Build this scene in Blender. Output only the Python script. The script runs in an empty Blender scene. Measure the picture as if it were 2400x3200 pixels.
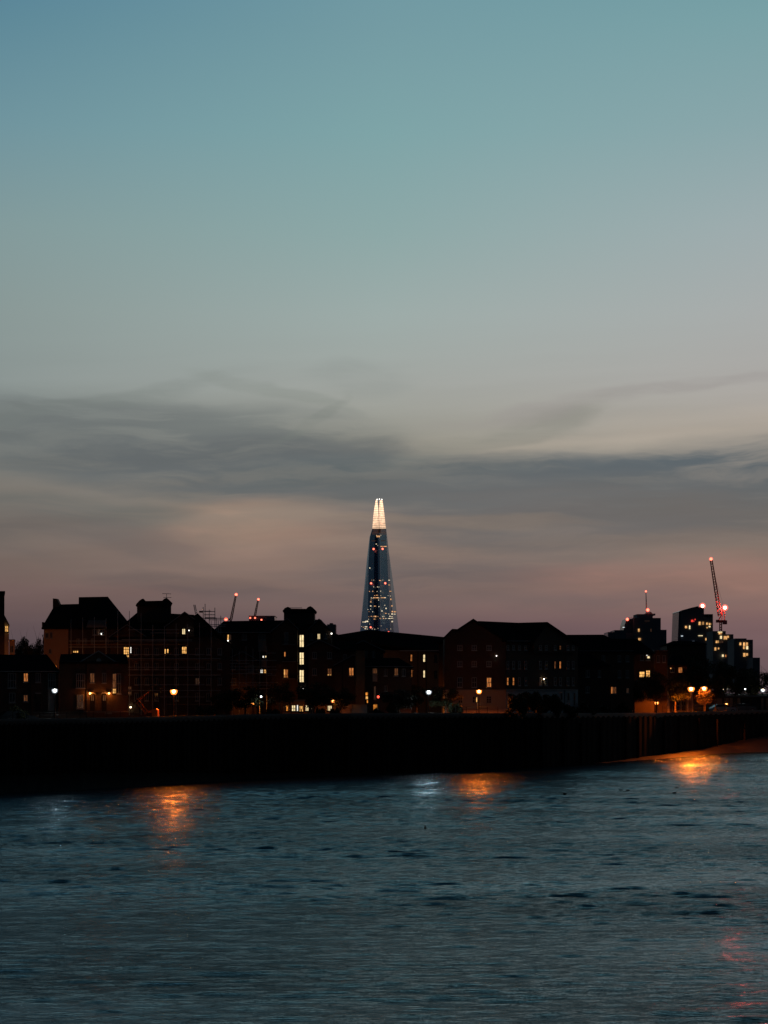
import bpy, math, random
import numpy as np
from mathutils import Vector, Matrix

# ------------------------------------------------------------------ camera, world, sun, exposure
F, HY, CX, ZC, G = 6600.0, 2165.0, 1200.0, 9.3, 6.0
sc = bpy.context.scene
C = sc.collection
cam_d = bpy.data.cameras.new("camera")
cam = bpy.data.objects.new("camera", cam_d); C.objects.link(cam)
cam.location = (0, 0, ZC); cam.rotation_euler = (math.pi/2, 0, 0)
cam_d.sensor_fit = 'VERTICAL'; cam_d.sensor_height = 36; cam_d.lens = 36*F/3200
cam_d.shift_y = (HY-1600)/3200
cam_d.clip_start = 0.5; cam_d.clip_end = 20000
sc.camera = cam
sc.view_settings.view_transform = 'Standard'; sc.view_settings.look = 'None'
sc.view_settings.exposure = 0.0; sc.view_settings.gamma = 1.0
sc.cycles.use_light_tree = True
sc.cycles.max_bounces = 5; sc.cycles.diffuse_bounces = 2; sc.cycles.glossy_bounces = 4
sc.cycles.sample_clamp_indirect = 3.0

def s2l(c):
    return c/12.92 if c <= .04045 else ((c+.055)/1.055)**2.4
def hexl(h, k=1.0):
    h = h.lstrip('#')
    return tuple(s2l(int(h[i:i+2], 16)/255)*k for i in (0, 2, 4)) + (1,)

world = bpy.data.worlds.new("World"); sc.world = world
world.use_nodes = True
NT = world.node_tree; NT.nodes.clear()
def wn(t, **kw):
    n = NT.nodes.new(t)
    for k, v in kw.items(): setattr(n, k, v)
    return n
def wset(sock, v):
    if isinstance(v, bpy.types.NodeSocket): NT.links.new(v, sock)
    else: sock.default_value = v
def wm(op, a, b=0.0, clamp=False):
    n = wn('ShaderNodeMath', operation=op, use_clamp=clamp)
    wset(n.inputs[0], a); wset(n.inputs[1], b); return n.outputs[0]
def wmix(f, a, b, bt='MIX'):
    n = wn('ShaderNodeMix', data_type='RGBA', blend_type=bt)
    wset(n.inputs[0], f); wset(n.inputs[6], a); wset(n.inputs[7], b); return n.outputs[2]
def build_sky():
    tc = wn('ShaderNodeTexCoord'); sp = wn('ShaderNodeSeparateXYZ')
    nm = wn('ShaderNodeVectorMath', operation='NORMALIZE')
    NT.links.new(tc.outputs['Generated'], nm.inputs[0]); NT.links.new(nm.outputs[0], sp.inputs[0])
    x, y, z = sp.outputs
    az = wm('ARCTAN2', x, y)                       # 0 = due west, over the far bank
    el = wm('ARCSINE', wm('ABSOLUTE', z))
    # sky coordinates in direction-angle units (1/6600 rad)
    U = wm('ADD', wm('MULTIPLY', az, F), CX); V = wm('SUBTRACT', HY, wm('MULTIPLY', el, F))
    cb = wn('ShaderNodeCombineXYZ'); wset(cb.inputs[0], wm('DIVIDE', U, 620)); wset(cb.inputs[1], wm('DIVIDE', V, 170))
    nz = wn('ShaderNodeTexNoise'); nz.inputs['Scale'].default_value = 1.0; nz.inputs['Detail'].default_value = 4
    nz.inputs['Roughness'].default_value = .5
    NT.links.new(cb.outputs[0], nz.inputs['Vector'])
    sn = wn('ShaderNodeSeparateColor'); NT.links.new(nz.outputs['Color'], sn.inputs[0])
    Uw = wm('ADD', U, wm('MULTIPLY', wm('SUBTRACT', sn.outputs[0], .5), 420))
    Vw = wm('ADD', V, wm('MULTIPLY', wm('SUBTRACT', sn.outputs[1], .5), 150))
    P = wn('ShaderNodeCombineXYZ'); wset(P.inputs[0], Uw); wset(P.inputs[1], Vw)
    fac = wm('DIVIDE', wm('MULTIPLY', el, F), 6000)
    def ramp(stops):
        r = wn('ShaderNodeValToRGB'); wset(r.inputs[0], fac)
        cr = r.color_ramp
        pts = sorted(((HY-v)/6000 if v > -3000 else 1.0, h) for v, h in stops)
        while len(cr.elements) < len(pts): cr.elements.new(.5)
        for e, (p, h) in zip(cr.elements, pts): e.position = min(max(p, 0), 1); e.color = hexl(h)
        return r.outputs[0]
    hi = [(-350, '#2b5466'), (-1000, '#15303e'), (-3300, '#0a1a25')]
    left = ramp([(2165, '#45434c'), (1960, '#5a4c51'), (1850, '#705d5b'), (1700, '#736862'), (1540, '#77726c'), (1400, '#7d807c'), (1200, '#8b9593'),
                 (1000, '#8a9997'), (750, '#839b9c'), (450, '#70959f'), (150, '#5e8999'), (0, '#558298')] + hi)
    mid = ramp([(2165, '#4b474d'), (1960, '#64545a'), (1850, '#7f6963'), (1700, '#8b7b70'), (1540, '#8c8378'), (1400, '#949186'), (1200, '#a0a49f'),
                (1000, '#9caaa7'), (750, '#8ca7a6'), (450, '#7da3a6'), (150, '#739aa2'), (0, '#6e97a1')] + hi)
    right = ramp([(2165, '#5d4f54'), (1960, '#785f62'), (1850, '#8b6d65'), (1700, '#87776f'), (1540, '#968a7f'), (1400, '#aaa094'), (1200, '#aba8a4'),
                  (1000, '#a9adac'), (750, '#9fadaf'), (450, '#8aa7ab'), (150, '#7aa2a7'), (0, '#719ca3')] + hi)
    uu = wm('DIVIDE', wm('SUBTRACT', U, 0), 1200)
    a = wmix(wm('MULTIPLY', uu, 1, True), left, mid)
    col = wmix(wm('SUBTRACT', uu, 1, True), a, right)
    def blob(col, u, v, a, b, th, s, h):
        m = wn('ShaderNodeMapping', vector_type='TEXTURE')
        NT.links.new(P.outputs[0], m.inputs['Vector'])
        m.inputs['Location'].default_value = (u, v, 0); m.inputs['Rotation'].default_value = (0, 0, th)
        m.inputs['Scale'].default_value = (a*1.9, b*1.9, 1)
        g = wn('ShaderNodeTexGradient', gradient_type='SPHERICAL'); NT.links.new(m.outputs[0], g.inputs[0])
        q = wn('ShaderNodeMapRange', interpolation_type='SMOOTHSTEP'); NT.links.new(g.outputs['Fac'], q.inputs[0]); q.inputs[1].default_value = 0; q.inputs[2].default_value = .62
        f = wm('MULTIPLY', wm('MULTIPLY', q.outputs[0], s*.95), tear.outputs[0], True)
        return wmix(f, col, hexl(h))
    cb2 = wn('ShaderNodeCombineXYZ'); wset(cb2.inputs[0], wm('DIVIDE', U, 900)); wset(cb2.inputs[1], wm('DIVIDE', wm('ADD', V, wm('MULTIPLY', U, .06)), 70))
    n2 = wn('ShaderNodeTexNoise'); n2.inputs['Scale'].default_value = 1; n2.inputs['Detail'].default_value = 5
    NT.links.new(cb2.outputs[0], n2.inputs['Vector'])
    cb3 = wn('ShaderNodeCombineXYZ'); wset(cb3.inputs[0], wm('DIVIDE', wm('ADD', Uw, wm('MULTIPLY', Vw, .9)), 420)); wset(cb3.inputs[1], wm('DIVIDE', wm('SUBTRACT', Vw, wm('MULTIPLY', Uw, .02)), 48))
    n3 = wn('ShaderNodeTexNoise'); n3.inputs['Scale'].default_value = 1; n3.inputs['Detail'].default_value = 6; n3.inputs['Roughness'].default_value = .55
    NT.links.new(cb3.outputs[0], n3.inputs['Vector'])
    tear = wn('ShaderNodeMapRange', interpolation_type='SMOOTHSTEP'); NT.links.new(n3.outputs[0], tear.inputs[0])
    tear.inputs[1].default_value = .35; tear.inputs[2].default_value = .60; tear.inputs[3].default_value = .58; tear.inputs[4].default_value = 1.12
    for bl in BLOBS: col = blob(col, *bl)
    low = wm('DIVIDE', wm('SUBTRACT', V, 1000), 500, True)
    st = wm('ADD', 1, wm('MULTIPLY', low, wm('MULTIPLY', wm('SUBTRACT', n2.outputs[0], .5), .30)))
    col = wmix(1.0, col, st, 'MULTIPLY')
    # the afterglow is in front (west); the sky dims to night blue behind the viewer
    ca = wm('COSINE', az)
    k = wm('POWER', wm('MAXIMUM', ca, 0.0), 1.6, True)
    east = wmix(wm('MULTIPLY', fac, 1.0, True), hexl('#151c23'), hexl('#0d151c'))
    col = wmix(k, east, col)
    sky = wn('ShaderNodeTexSky', sky_type='NISHITA', sun_disc=False)
    sky.sun_elevation = math.radians(-4); sky.sun_rotation = math.radians(8)
    b1 = wn('ShaderNodeBackground'); NT.links.new(sky.outputs[0], b1.inputs[0]); b1.inputs[1].default_value = .05
    b2 = wn('ShaderNodeBackground'); NT.links.new(col, b2.inputs[0]); b2.inputs[1].default_value = 1.0
    ad = wn('ShaderNodeAddShader'); out = wn('ShaderNodeOutputWorld')
    NT.links.new(b1.outputs[0], ad.inputs[0]); NT.links.new(b2.outputs[0], ad.inputs[1]); NT.links.new(ad.outputs[0], out.inputs[0])
BLOBS = [  # cloud banks: direction, half widths, tilt, strength, colour
    (950, 1625, 330, 55, .02, .75, '#a08777'), (820, 1730, 480, 60, 0, .5, '#93776c'),
    (2350, 1390, 700, 60, -.05, .5, '#b0a598'), (1700, 1440, 400, 30, -.05, .45, '#a9a092'), (120, 1570, 260, 40, 0, .3, '#85807a'),
    (450, 1395, 560, 100, .04, .62, '#60686a'), (900, 1475, 620, 70, .05, .7, '#5b6165'), (200, 1330, 300, 50, -.1, .4, '#6d7272'),
    (1500, 1510, 520, 55, .02, .9, '#5a6366'), (2150, 1510, 580, 78, -.03, .95, '#5b646a'), (1950, 1580, 640, 60, .02, .6, '#606669'), (1900, 1590, 700, 75, .02, .75, '#686767'),
    (2250, 1660, 450, 80, .02, .5, '#6d6764'), (1500, 1740, 420, 80, .05, .55, '#6e6563'), (280, 1600, 240, 34, .05, .6, '#636664'),
    (480, 1700, 160, 40, .25, .45, '#675f5e'), (120, 1640, 220, 40, 0, .35, '#6b6866'),
    (1590, 1365, 260, 26, -.27, .5, '#85857d'), (2000, 1250, 420, 18, -.14, .35, '#938d8b'), (230, 1285, 330, 22, -.22, .35, '#737a77'),
    (830, 1232, 170, 16, .28, .28, '#7b827c'), (915, 1330, 95, 16, -.7, .28, '#767c76'), (1110, 1190, 120, 40, 0, .25, '#858c89'),
    (1420, 1628, 300, 16, .03, .6, '#94806f'), (200, 1700, 260, 50, .1, .45, '#655f5e'), (1720, 1650, 520, 48, .03, .55, '#676566'), (1350, 1790, 420, 36, .02, .5, '#655e60'), (560, 1770, 260, 22, .05, .3, '#7a6b66'),
    (560, 1820, 230, 26, .1, .5, '#5c5557'), (1500, 1840, 600, 40, 0, .5, '#645a5c'), (300, 1880, 420, 40, 0, .35, '#6a5759'),
    (900, 1885, 420, 26, 0, .35, '#70605f'), (2180, 1815, 420, 48, 0, .75, '#96746b'), (2050, 1865, 260, 22, 0, .45, '#6a5d60'),
    (2300, 1720, 300, 40, 0, .35, '#857268'),
]
build_sky()
sun_d = bpy.data.lights.new("sun", 'SUN'); sun = bpy.data.objects.new("sun", sun_d); C.objects.link(sun)
sun_d.energy = 0.01; sun_d.angle = math.radians(20); sun_d.color = (1, .75, .6)
sun.rotation_euler = (math.radians(86), 0, math.radians(180-8))   # last glow, just over the far bank

# ------------------------------------------------------------------ helpers
def P(px, py, D): return Vector(((px-CX)/F*D, D, ZC-(py-HY)/F*D))
def zat(py, D): return ZC-(py-HY)/F*D

class MB:
    def __init__(s): s.v = []; s.f = []; s.smooth = False
    def add(s, vs, fs):
        o = len(s.v); s.v += [tuple(v) for v in vs]; s.f += [tuple(i+o for i in f) for f in fs]; return s
    def hexa(s, c, u, v, w):
        c, u, v, w = map(Vector, (c, u, v, w))
        vs = [c+a*u+b*v+d*w for a in (-1, 1) for b in (-1, 1) for d in (-1, 1)]
        return s.add(vs, [(0, 1, 3, 2), (4, 6, 7, 5), (0, 4, 5, 1), (2, 3, 7, 6), (0, 2, 6, 4), (1, 5, 7, 3)])
    def box(s, a, b):
        a, b = Vector(a), Vector(b); c = (a+b)/2; h = (b-a)/2
        return s.hexa(c, (h.x, 0, 0), (0, h.y, 0), (0, 0, h.z))
    def prism(s, pts, ext):
        pts = [Vector(p) for p in pts]; ext = Vector(ext); n = len(pts)
        return s.add(pts+[p+ext for p in pts], [tuple(range(n))[::-1], tuple(range(n, 2*n))] + [(i, (i+1) % n, (i+1) % n+n, i+n) for i in range(n)])
    def tube(s, p, q, r, r2=None, n=6):
        p, q = Vector(p), Vector(q); r2 = r if r2 is None else r2
        d = (q-p).normalized(); a = d.orthogonal().normalized(); b = d.cross(a)
        vs = []
        for c, rr in ((p, r), (q, r2)):
            vs += [c+(a*math.cos(t*2*math.pi/n)+b*math.sin(t*2*math.pi/n))*rr for t in range(n)]
        return s.add(vs, [(i, (i+1) % n, (i+1) % n+n, i+n) for i in range(n)]+[tuple(range(n))[::-1], tuple(range(n, 2*n))])
    def lathe(s, c, prof, n=14, ax=(0, 0, 1)):
        c = Vector(c); d = Vector(ax).normalized(); a = d.orthogonal().normalized(); b = d.cross(a); o = len(s.v)
        vs = [c+d*h+(a*math.cos(t*2*math.pi/n)+b*math.sin(t*2*math.pi/n))*max(r, .0005) for r, h in prof for t in range(n)]
        fs = [(k*n+i, k*n+(i+1) % n, (k+1)*n+(i+1) % n, (k+1)*n+i) for k in range(len(prof)-1) for i in range(n)]
        m = len(prof)
        fs += [tuple(range(n))[::-1], tuple(range((m-1)*n, m*n))]
        return s.add(vs, fs)
    def ball(s, c, r, n=10, squash=1.0):
        pr = [(r*math.sin(math.pi*i/8), -r*squash*math.cos(math.pi*i/8)) for i in range(9)]
        return s.lathe(c, pr, n)
    def build(s, name, mat, parent=None, smooth=False, origin=None):
        A = np.array(s.v, dtype=float)
        if origin is None: origin = ((A[:, 0].min()+A[:, 0].max())/2, (A[:, 1].min()+A[:, 1].max())/2, A[:, 2].min())
        o = Vector(origin)
        me = bpy.data.meshes.new(name); me.from_pydata([tuple(Vector(v)-o) for v in s.v], [], s.f); me.materials.append(mat)
        if smooth:
            for p in me.polygons: p.use_smooth = True
        ob = bpy.data.objects.new(name, me); C.objects.link(ob)
        if parent: ob.parent = parent; ob.location = o-wloc(parent)
        else: ob.location = o
        WL[ob.name] = o
        return ob
WL = {}
def wloc(o): return WL[o.name]
def tag(o, label=None, cat=None, group=None, kind=None):
    for k, v in (('label', label), ('category', cat), ('group', group), ('kind', kind)):
        if v: o[k] = v
    return o
def thing(name, loc, label, cat, group=None):
    o = bpy.data.objects.new(name, None); C.objects.link(o); o.location = Vector(loc); WL[o.name] = Vector(loc); o.empty_display_size = .2
    return tag(o, label, cat, group)
def copy_tree(o, parent=None):
    c = o.copy(); C.objects.link(c)
    if parent: c.parent = parent
    for ch in list(o.children): copy_tree(ch, c)
    return c

# ------------------------------------------------------------------ materials
M = {}
def mat(key, col, rough=.8, metal=0.0, var=.25, scale=1.5, brick=None, bump=.0, spec=.3):
    m = bpy.data.materials.new(key); m.use_nodes = True; nt = m.node_tree; b = nt.nodes['Principled BSDF']
    tc = nt.nodes.new('ShaderNodeTexCoord'); nz = nt.nodes.new('ShaderNodeTexNoise'); nz.inputs['Scale'].default_value = scale; nz.inputs['Detail'].default_value = 6
    nt.links.new(tc.outputs['Object'], nz.inputs['Vector'])
    mx = nt.nodes.new('ShaderNodeMix'); mx.data_type = 'RGBA'
    mx.inputs[6].default_value = tuple(c*(1-var) for c in col)+(1,); mx.inputs[7].default_value = tuple(min(1, c*(1+var)) for c in col)+(1,)
    nt.links.new(nz.outputs[0], mx.inputs[0]); out = mx.outputs[2]
    if brick:
        sp = nt.nodes.new('ShaderNodeSeparateXYZ'); cb = nt.nodes.new('ShaderNodeCombineXYZ')
        nt.links.new(tc.outputs['Object'], sp.inputs[0]); nt.links.new(sp.outputs[0], cb.inputs[0]); nt.links.new(sp.outputs[2], cb.inputs[1])
        br = nt.nodes.new('ShaderNodeTexBrick'); nt.links.new(cb.outputs[0], br.inputs['Vector'])
        br.inputs['Scale'].default_value = brick; br.inputs['Mortar Size'].default_value = .02
        br.inputs['Color1'].default_value = (1, 1, 1, 1); br.inputs['Color2'].default_value = (.7, .7, .7, 1); br.inputs['Mortar'].default_value = (1.3, 1.25, 1.2, 1)
        m2 = nt.nodes.new('ShaderNodeMix'); m2.data_type = 'RGBA'; m2.blend_type = 'MULTIPLY'; m2.inputs[0].default_value = 1
        nt.links.new(out, m2.inputs[6]); nt.links.new(br.outputs[0], m2.inputs[7]); out = m2.outputs[2]
    nt.links.new(out, b.inputs['Base Color'])
    b.inputs['Roughness'].default_value = rough; b.inputs['Metallic'].default_value = metal; b.inputs['Specular IOR Level'].default_value = spec
    if bump:
        bp = nt.nodes.new('ShaderNodeBump'); bp.inputs['Strength'].default_value = bump; nt.links.new(nz.outputs[0], bp.inputs['Height']); nt.links.new(bp.outputs[0], b.inputs['Normal'])
    M[key] = m; return m
def emat(key, col, st, curtain=0.0, nee=False, scale=2.0):
    m = bpy.data.materials.new(key); m.use_nodes = True; nt = m.node_tree; nt.nodes.clear()
    e = nt.nodes.new('ShaderNodeEmission'); o = nt.nodes.new('ShaderNodeOutputMaterial'); nt.links.new(e.outputs[0], o.inputs[0])
    e.inputs[0].default_value = col+(1,); e.inputs[1].default_value = st
    if curtain:
        tc = nt.nodes.new('ShaderNodeTexCoord'); mp = nt.nodes.new('ShaderNodeMapping'); mp.inputs['Scale'].default_value = (scale*2.2, scale*.6, scale*.55)
        nz = nt.nodes.new('ShaderNodeTexNoise'); nz.inputs['Scale'].default_value = 1.6; nz.inputs['Detail'].default_value = 3
        oi = nt.nodes.new('ShaderNodeObjectInfo'); av = nt.nodes.new('ShaderNodeVectorMath'); av.operation = 'ADD'
        nt.links.new(tc.outputs['Object'], mp.inputs[0]); nt.links.new(mp.outputs[0], av.inputs[0]); nt.links.new(oi.outputs['Random'], av.inputs[1])
        sc_ = nt.nodes.new('ShaderNodeVectorMath'); sc_.operation = 'SCALE'
        nt.links.new(av.outputs[0], nz.inputs['Vector'])
        mr = nt.nodes.new('ShaderNodeMapRange'); mr.inputs[1].default_value = .35; mr.inputs[2].default_value = .65
        mr.inputs[3].default_value = st*(1-curtain); mr.inputs[4].default_value = st*(1+curtain)
        nt.links.new(nz.outputs[0], mr.inputs[0]); nt.links.new(mr.outputs[0], e.inputs[1])
        nt.nodes.remove(sc_)
    m.cycles.emission_sampling = 'AUTO' if nee else 'NONE'
    M[key] = m; return m
mat('brick_dark', (.095, .070, .058), brick=4, scale=.5)
mat('brick_red', (.10, .070, .058), brick=4, scale=.5)
mat('brick_brown', (.125, .088, .064), brick=4, scale=.5)
mat('brick_yellow', (.21, .15, .095), brick=4, scale=.5)
mat('stucco', (.50, .44, .40), scale=.6, var=.12)
mat('stucco_blue', (.45, .52, .56), scale=.6, var=.12)
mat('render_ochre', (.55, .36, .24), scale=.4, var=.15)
mat('slate', (.024, .025, .028), rough=1.0, scale=3, var=.35, brick=3, spec=0.0)
mat('concrete', (.32, .31, .30), scale=.3)
mat('far_wall', (.17, .20, .25), scale=.05, spec=.2)  # lifted blue grey: distance haze put into the colour
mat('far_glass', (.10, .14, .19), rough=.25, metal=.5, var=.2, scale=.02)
mat('white_paint', (.42, .43, .42), rough=.5, var=.06)
mat('lead', (.22, .24, .26), rough=.6)
mat('glass_dark', (.02, .025, .03), rough=.06, var=.1, spec=.6)
mat('steel', (.62, .66, .68), rough=.5, metal=.1, scale=6)
mat('board', (.30, .20, .12), scale=4)
mat('iron', (.02, .02, .022), rough=.5)
mat('pile', (.028, .025, .023), rough=.95, scale=.7, var=.6, bump=.4, spec=.05)
mat('coping', (.26, .24, .22), scale=1.2)
mat('bark', (.13, .09, .06), scale=5, bump=.5)
mat('leaf', (.035, .045, .02), rough=.6, scale=.9, var=.5)
mat('leaf_lit', (.07, .055, .02), rough=.6, scale=.9, var=.5)  # leaf copy for lamplit trees, lamp light put into the colour
mat('grass', (.03, .04, .02), scale=.5, var=.4)
mat('mud', (.032, .026, .022), rough=.6, scale=.8, var=.5, bump=.8, spec=.3)
mat('picker_orange', (.75, .26, .06), rough=.45, var=.08)
mat('rubber', (.02, .02, .02), rough=.9)
mat('car_grey', (.20, .22, .24), rough=.25, metal=.5, var=.05)
mat('car_pale', (.60, .62, .65), rough=.25, metal=.3, var=.05)
mat('car_dark', (.03, .04, .05), rough=.2, metal=.4, var=.05)
mat('crane_paint', (.14, .08, .075), rough=.5)
mat('feather', (.05, .04, .035), rough=.8, scale=30)
emat('lit_cream', (1, .76, .40), 1.15, .28)
emat('lit_white', (1, .95, .85), 1.1, .2)
emat('lit_yellow', (1, .50, .14), 1.1, .5)
emat('lit_orange', (1, .33, .085), .5, .5)
emat('lit_dim', (1, .36, .13), .12, .5)
emat('lit_fire', (1, .34, .05), .9, .5)
emat('lit_faint', (1, .5, .3), .035, .5)
emat('lit_strip', (.85, .95, 1), 1.0)
emat('lit_far', (1, .50, .17), .9, .55, scale=.35)
emat('lit_red', (1, .06, .04), 1.0)
emat('sodium', (1, .40, .085), 90, nee=True)
emat('sodium_soft', (1, .42, .10), 26, nee=True)
emat('lamp_white', (.95, .97, .90), 26, nee=True)
emat('lamp_warm', (1, .80, .52), 9, nee=True)
emat('beacon', (1, .16, .09), 4)

emat('beacon_dim', (1, .09, .05), 2.4)
emat('spark', (1, .95, .85), 3)
emat('tower_lit', (1, .50, .22), .8, .7, scale=.25)
emat('tower_cream', (1, .82, .55), 1.0, .6, scale=.25)
emat('headlamp', (1, .97, .9), 14, nee=True)

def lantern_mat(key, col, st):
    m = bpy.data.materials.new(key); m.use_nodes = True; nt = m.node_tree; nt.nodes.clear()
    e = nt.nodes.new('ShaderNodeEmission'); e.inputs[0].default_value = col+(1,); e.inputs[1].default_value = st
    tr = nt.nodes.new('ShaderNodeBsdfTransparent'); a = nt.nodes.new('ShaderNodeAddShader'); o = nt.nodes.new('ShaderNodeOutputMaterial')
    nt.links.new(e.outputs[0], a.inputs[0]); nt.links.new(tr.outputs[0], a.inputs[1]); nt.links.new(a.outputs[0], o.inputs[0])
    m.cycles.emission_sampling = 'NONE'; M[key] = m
lantern_mat('sodium', (1, .44, .12), 9); lantern_mat('sodium_soft', (1, .40, .10), 5); lantern_mat('beacon_big', (1, .42, .28), 5); lantern_mat('amber_glow', (1, .24, .035), 1.0); lantern_mat('red_glow', (1, .10, .06), .45); lantern_mat('pale_glow', (.8, .9, 1), .25); lantern_mat('lamp_white', (.95, .97, .90), 6); lantern_mat('lamp_warm', (1, .72, .40), 4)  # amber, pale and red shells imitate the glow around the lights

LP = {'sodium': (1650, (1, .165, .008)), 'sodium_soft': (60, (1, .24, .025)), 'lamp_white': (95, (.85, .95, 1)), 'lamp_warm': (25, (1, .7, .4)), 'beacon_dim': (6, (1, .3, .05))}
def point(par, p, m, k=1.0, r=.12):
    w, c = LP[m]; d = bpy.data.lights.new('lamp_light', 'POINT' if m == 'sodium_soft' else 'SPOT')
    if d.type == 'SPOT': d.spot_size = math.radians(163); d.spot_blend = .15
    d.energy = w*k; d.color = c; d.shadow_soft_size = r
    o = bpy.data.objects.new('lamp_light', d); C.objects.link(o); o.parent = par; o.location = Vector(p)-wloc(par)
    if d.type == 'SPOT': o.rotation_euler = (math.radians(-5), 0, 0)   # beam alone tilted riverward to keep its light off the walls

# tall tower crown: bands of warm light between glass edges (the crown is lit from inside)
def crown_mat():
    m = bpy.data.materials.new('crown_light'); m.use_nodes = True; nt = m.node_tree; nt.nodes.clear()
    g = nt.nodes.new('ShaderNodeNewGeometry'); sp = nt.nodes.new('ShaderNodeSeparateXYZ'); nt.links.new(g.outputs['Position'], sp.inputs[0])
    w = nt.nodes.new('ShaderNodeMath'); w.operation = 'SINE'
    k = nt.nodes.new('ShaderNodeMath'); k.operation = 'MULTIPLY'; k.inputs[1].default_value = 2*math.pi/3.6
    nz = nt.nodes.new('ShaderNodeTexNoise'); nz.inputs['Scale'].default_value = .22; nz.inputs['Detail'].default_value = 3
    nt.links.new(g.outputs['Position'], nz.inputs['Vector'])
    a = nt.nodes.new('ShaderNodeMath'); a.operation = 'ADD'
    nt.links.new(sp.outputs[2], a.inputs[0]); nt.links.new(nz.outputs[0], a.inputs[1])
    nt.links.new(a.outputs[0], k.inputs[0]); nt.links.new(k.outputs[0], w.inputs[0])
    mr = nt.nodes.new('ShaderNodeMapRange'); mr.inputs[1].default_value = -.9; mr.inputs[2].default_value = .4; mr.inputs[3].default_value = .6; mr.inputs[4].default_value = 1.0
    nt.links.new(w.outputs[0], mr.inputs[0])
    r = nt.nodes.new('ShaderNodeMapRange'); r.inputs[1].default_value = 262; r.inputs[2].default_value = 300; r.inputs[3].default_value = .75; r.inputs[4].default_value = 1.7
    nt.links.new(sp.outputs[2], r.inputs[0])
    mu = nt.nodes.new('ShaderNodeMath'); mu.operation = 'MULTIPLY'; nt.links.new(mr.outputs[0], mu.inputs[0]); nt.links.new(r.outputs[0], mu.inputs[1])
    m3 = nt.nodes.new('ShaderNodeMath'); m3.operation = 'MULTIPLY_ADD'; m3.inputs[1].default_value = 1.3; m3.inputs[2].default_value = .35; nt.links.new(nz.outputs[0], m3.inputs[0])
    m4 = nt.nodes.new('ShaderNodeMath'); m4.operation = 'MULTIPLY'; nt.links.new(mu.outputs[0], m4.inputs[0]); nt.links.new(m3.outputs[0], m4.inputs[1])
    e = nt.nodes.new('ShaderNodeEmission'); e.inputs[0].default_value = (1, .64, .41, 1); nt.links.new(m4.outputs[0], e.inputs[1])
    o = nt.nodes.new('ShaderNodeOutputMaterial'); nt.links.new(e.outputs[0], o.inputs[0]); m.cycles.emission_sampling = 'NONE'
    M['crown_light'] = m
crown_mat()
def tower_mat(key, col, rough, metal):
    m = mat(key, col, rough=rough, metal=metal, var=.12, scale=.02, spec=.6)
    nt = m.node_tree; b = nt.nodes['Principled BSDF']
    g = nt.nodes.new('ShaderNodeNewGeometry'); sp = nt.nodes.new('ShaderNodeSeparateXYZ'); nt.links.new(g.outputs['Position'], sp.inputs[0])
    k = nt.nodes.new('ShaderNodeMath'); k.operation = 'PINGPONG'; k.inputs[1].default_value = 1.95; nt.links.new(sp.outputs[2], k.inputs[0])
    mr = nt.nodes.new('ShaderNodeMapRange'); mr.inputs[1].default_value = 0; mr.inputs[2].default_value = .6; mr.inputs[3].default_value = .55; mr.inputs[4].default_value = 1; nt.links.new(k.outputs[0], mr.inputs[0])
    l = b.inputs['Base Color'].links[0].from_socket
    mx = nt.nodes.new('ShaderNodeMix'); mx.data_type = 'RGBA'; mx.blend_type = 'MULTIPLY'; mx.inputs[0].default_value = 1
    nt.links.new(l, mx.inputs[6]); nt.links.new(mr.outputs[0], mx.inputs[7]); nt.links.new(mx.outputs[2], b.inputs['Base Color'])
def clear_tower(key, t, tint):
    m = M[key]; nt = m.node_tree; b = nt.nodes['Principled BSDF']; o = [n for n in nt.nodes if n.type == 'OUTPUT_MATERIAL'][0]
    tr = nt.nodes.new('ShaderNodeBsdfTransparent'); tr.inputs[0].default_value = tint+(1,); mx = nt.nodes.new('ShaderNodeMixShader'); mx.inputs[0].default_value = t
    nt.links.new(b.outputs[0], mx.inputs[1]); nt.links.new(tr.outputs[0], mx.inputs[2]); nt.links.new(mx.outputs[0], o.inputs[0])
tower_mat('tower_dark', (.10, .15, .21), .2, .75)  # facet tones: how sky light falls is put into the glass colour
tower_mat('tower_mid', (.42, .55, .64), .22, .8)
tower_mat('tower_pale', (.50, .64, .70), .3, .7)
clear_tower('tower_mid', .60, (.52, .74, .88)); clear_tower('tower_pale', .86, (.78, .90, .95)); clear_tower('tower_dark', .40, (.40, .66, .9))

# ------------------------------------------------------------------ facade geometry
class Fac:
    """A vertical wall plane between two plan points, given as (column, distance)."""
    def __init__(s, xl, Dl, xr, Dr, g=G):
        s.A = Vector(((xl-CX)/F*Dl, Dl, 0)); s.B = Vector(((xr-CX)/F*Dr, Dr, 0)); s.xl, s.xr = xl, xr
        s.u = (s.B-s.A).normalized(); s.n = Vector((s.u.y, -s.u.x, 0))
        if s.n.y > 0: s.n = -s.n
        s.g = g
    def D(s, px, off=0.0):
        d = Vector(((px-CX)/F, 1, 0)); A = s.A+s.n*off
        return A.dot(s.n)/d.dot(s.n)
    def pt(s, px, py, off=0.0):
        D = s.D(px, off)
        return Vector(((px-CX)/F*D, D, s.g if py == 'g' else zat(py, D)))
    def off(s, o):
        f = Fac(s.xl, 100, s.xr, 100, s.g); f.A = s.A+s.n*o; f.B = s.B+s.n*o; f.u = s.u; f.n = s.n; return f
def wall(par, f, pts, depth, m, name='wall', off=0.0, label=None):
    mb = MB().prism([f.pt(x, y, off) for x, y in pts], -f.n*depth)
    o = mb.build(name, M[m], par)
    if label: o['label'] = label
    return o
def rect(par, f, x0, y0, x1, y1, depth, m, name='wall', off=0.0): return wall(par, f, [(x0, y1), (x1, y1), (x1, y0), (x0, y0)], depth, m, name, off)
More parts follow.
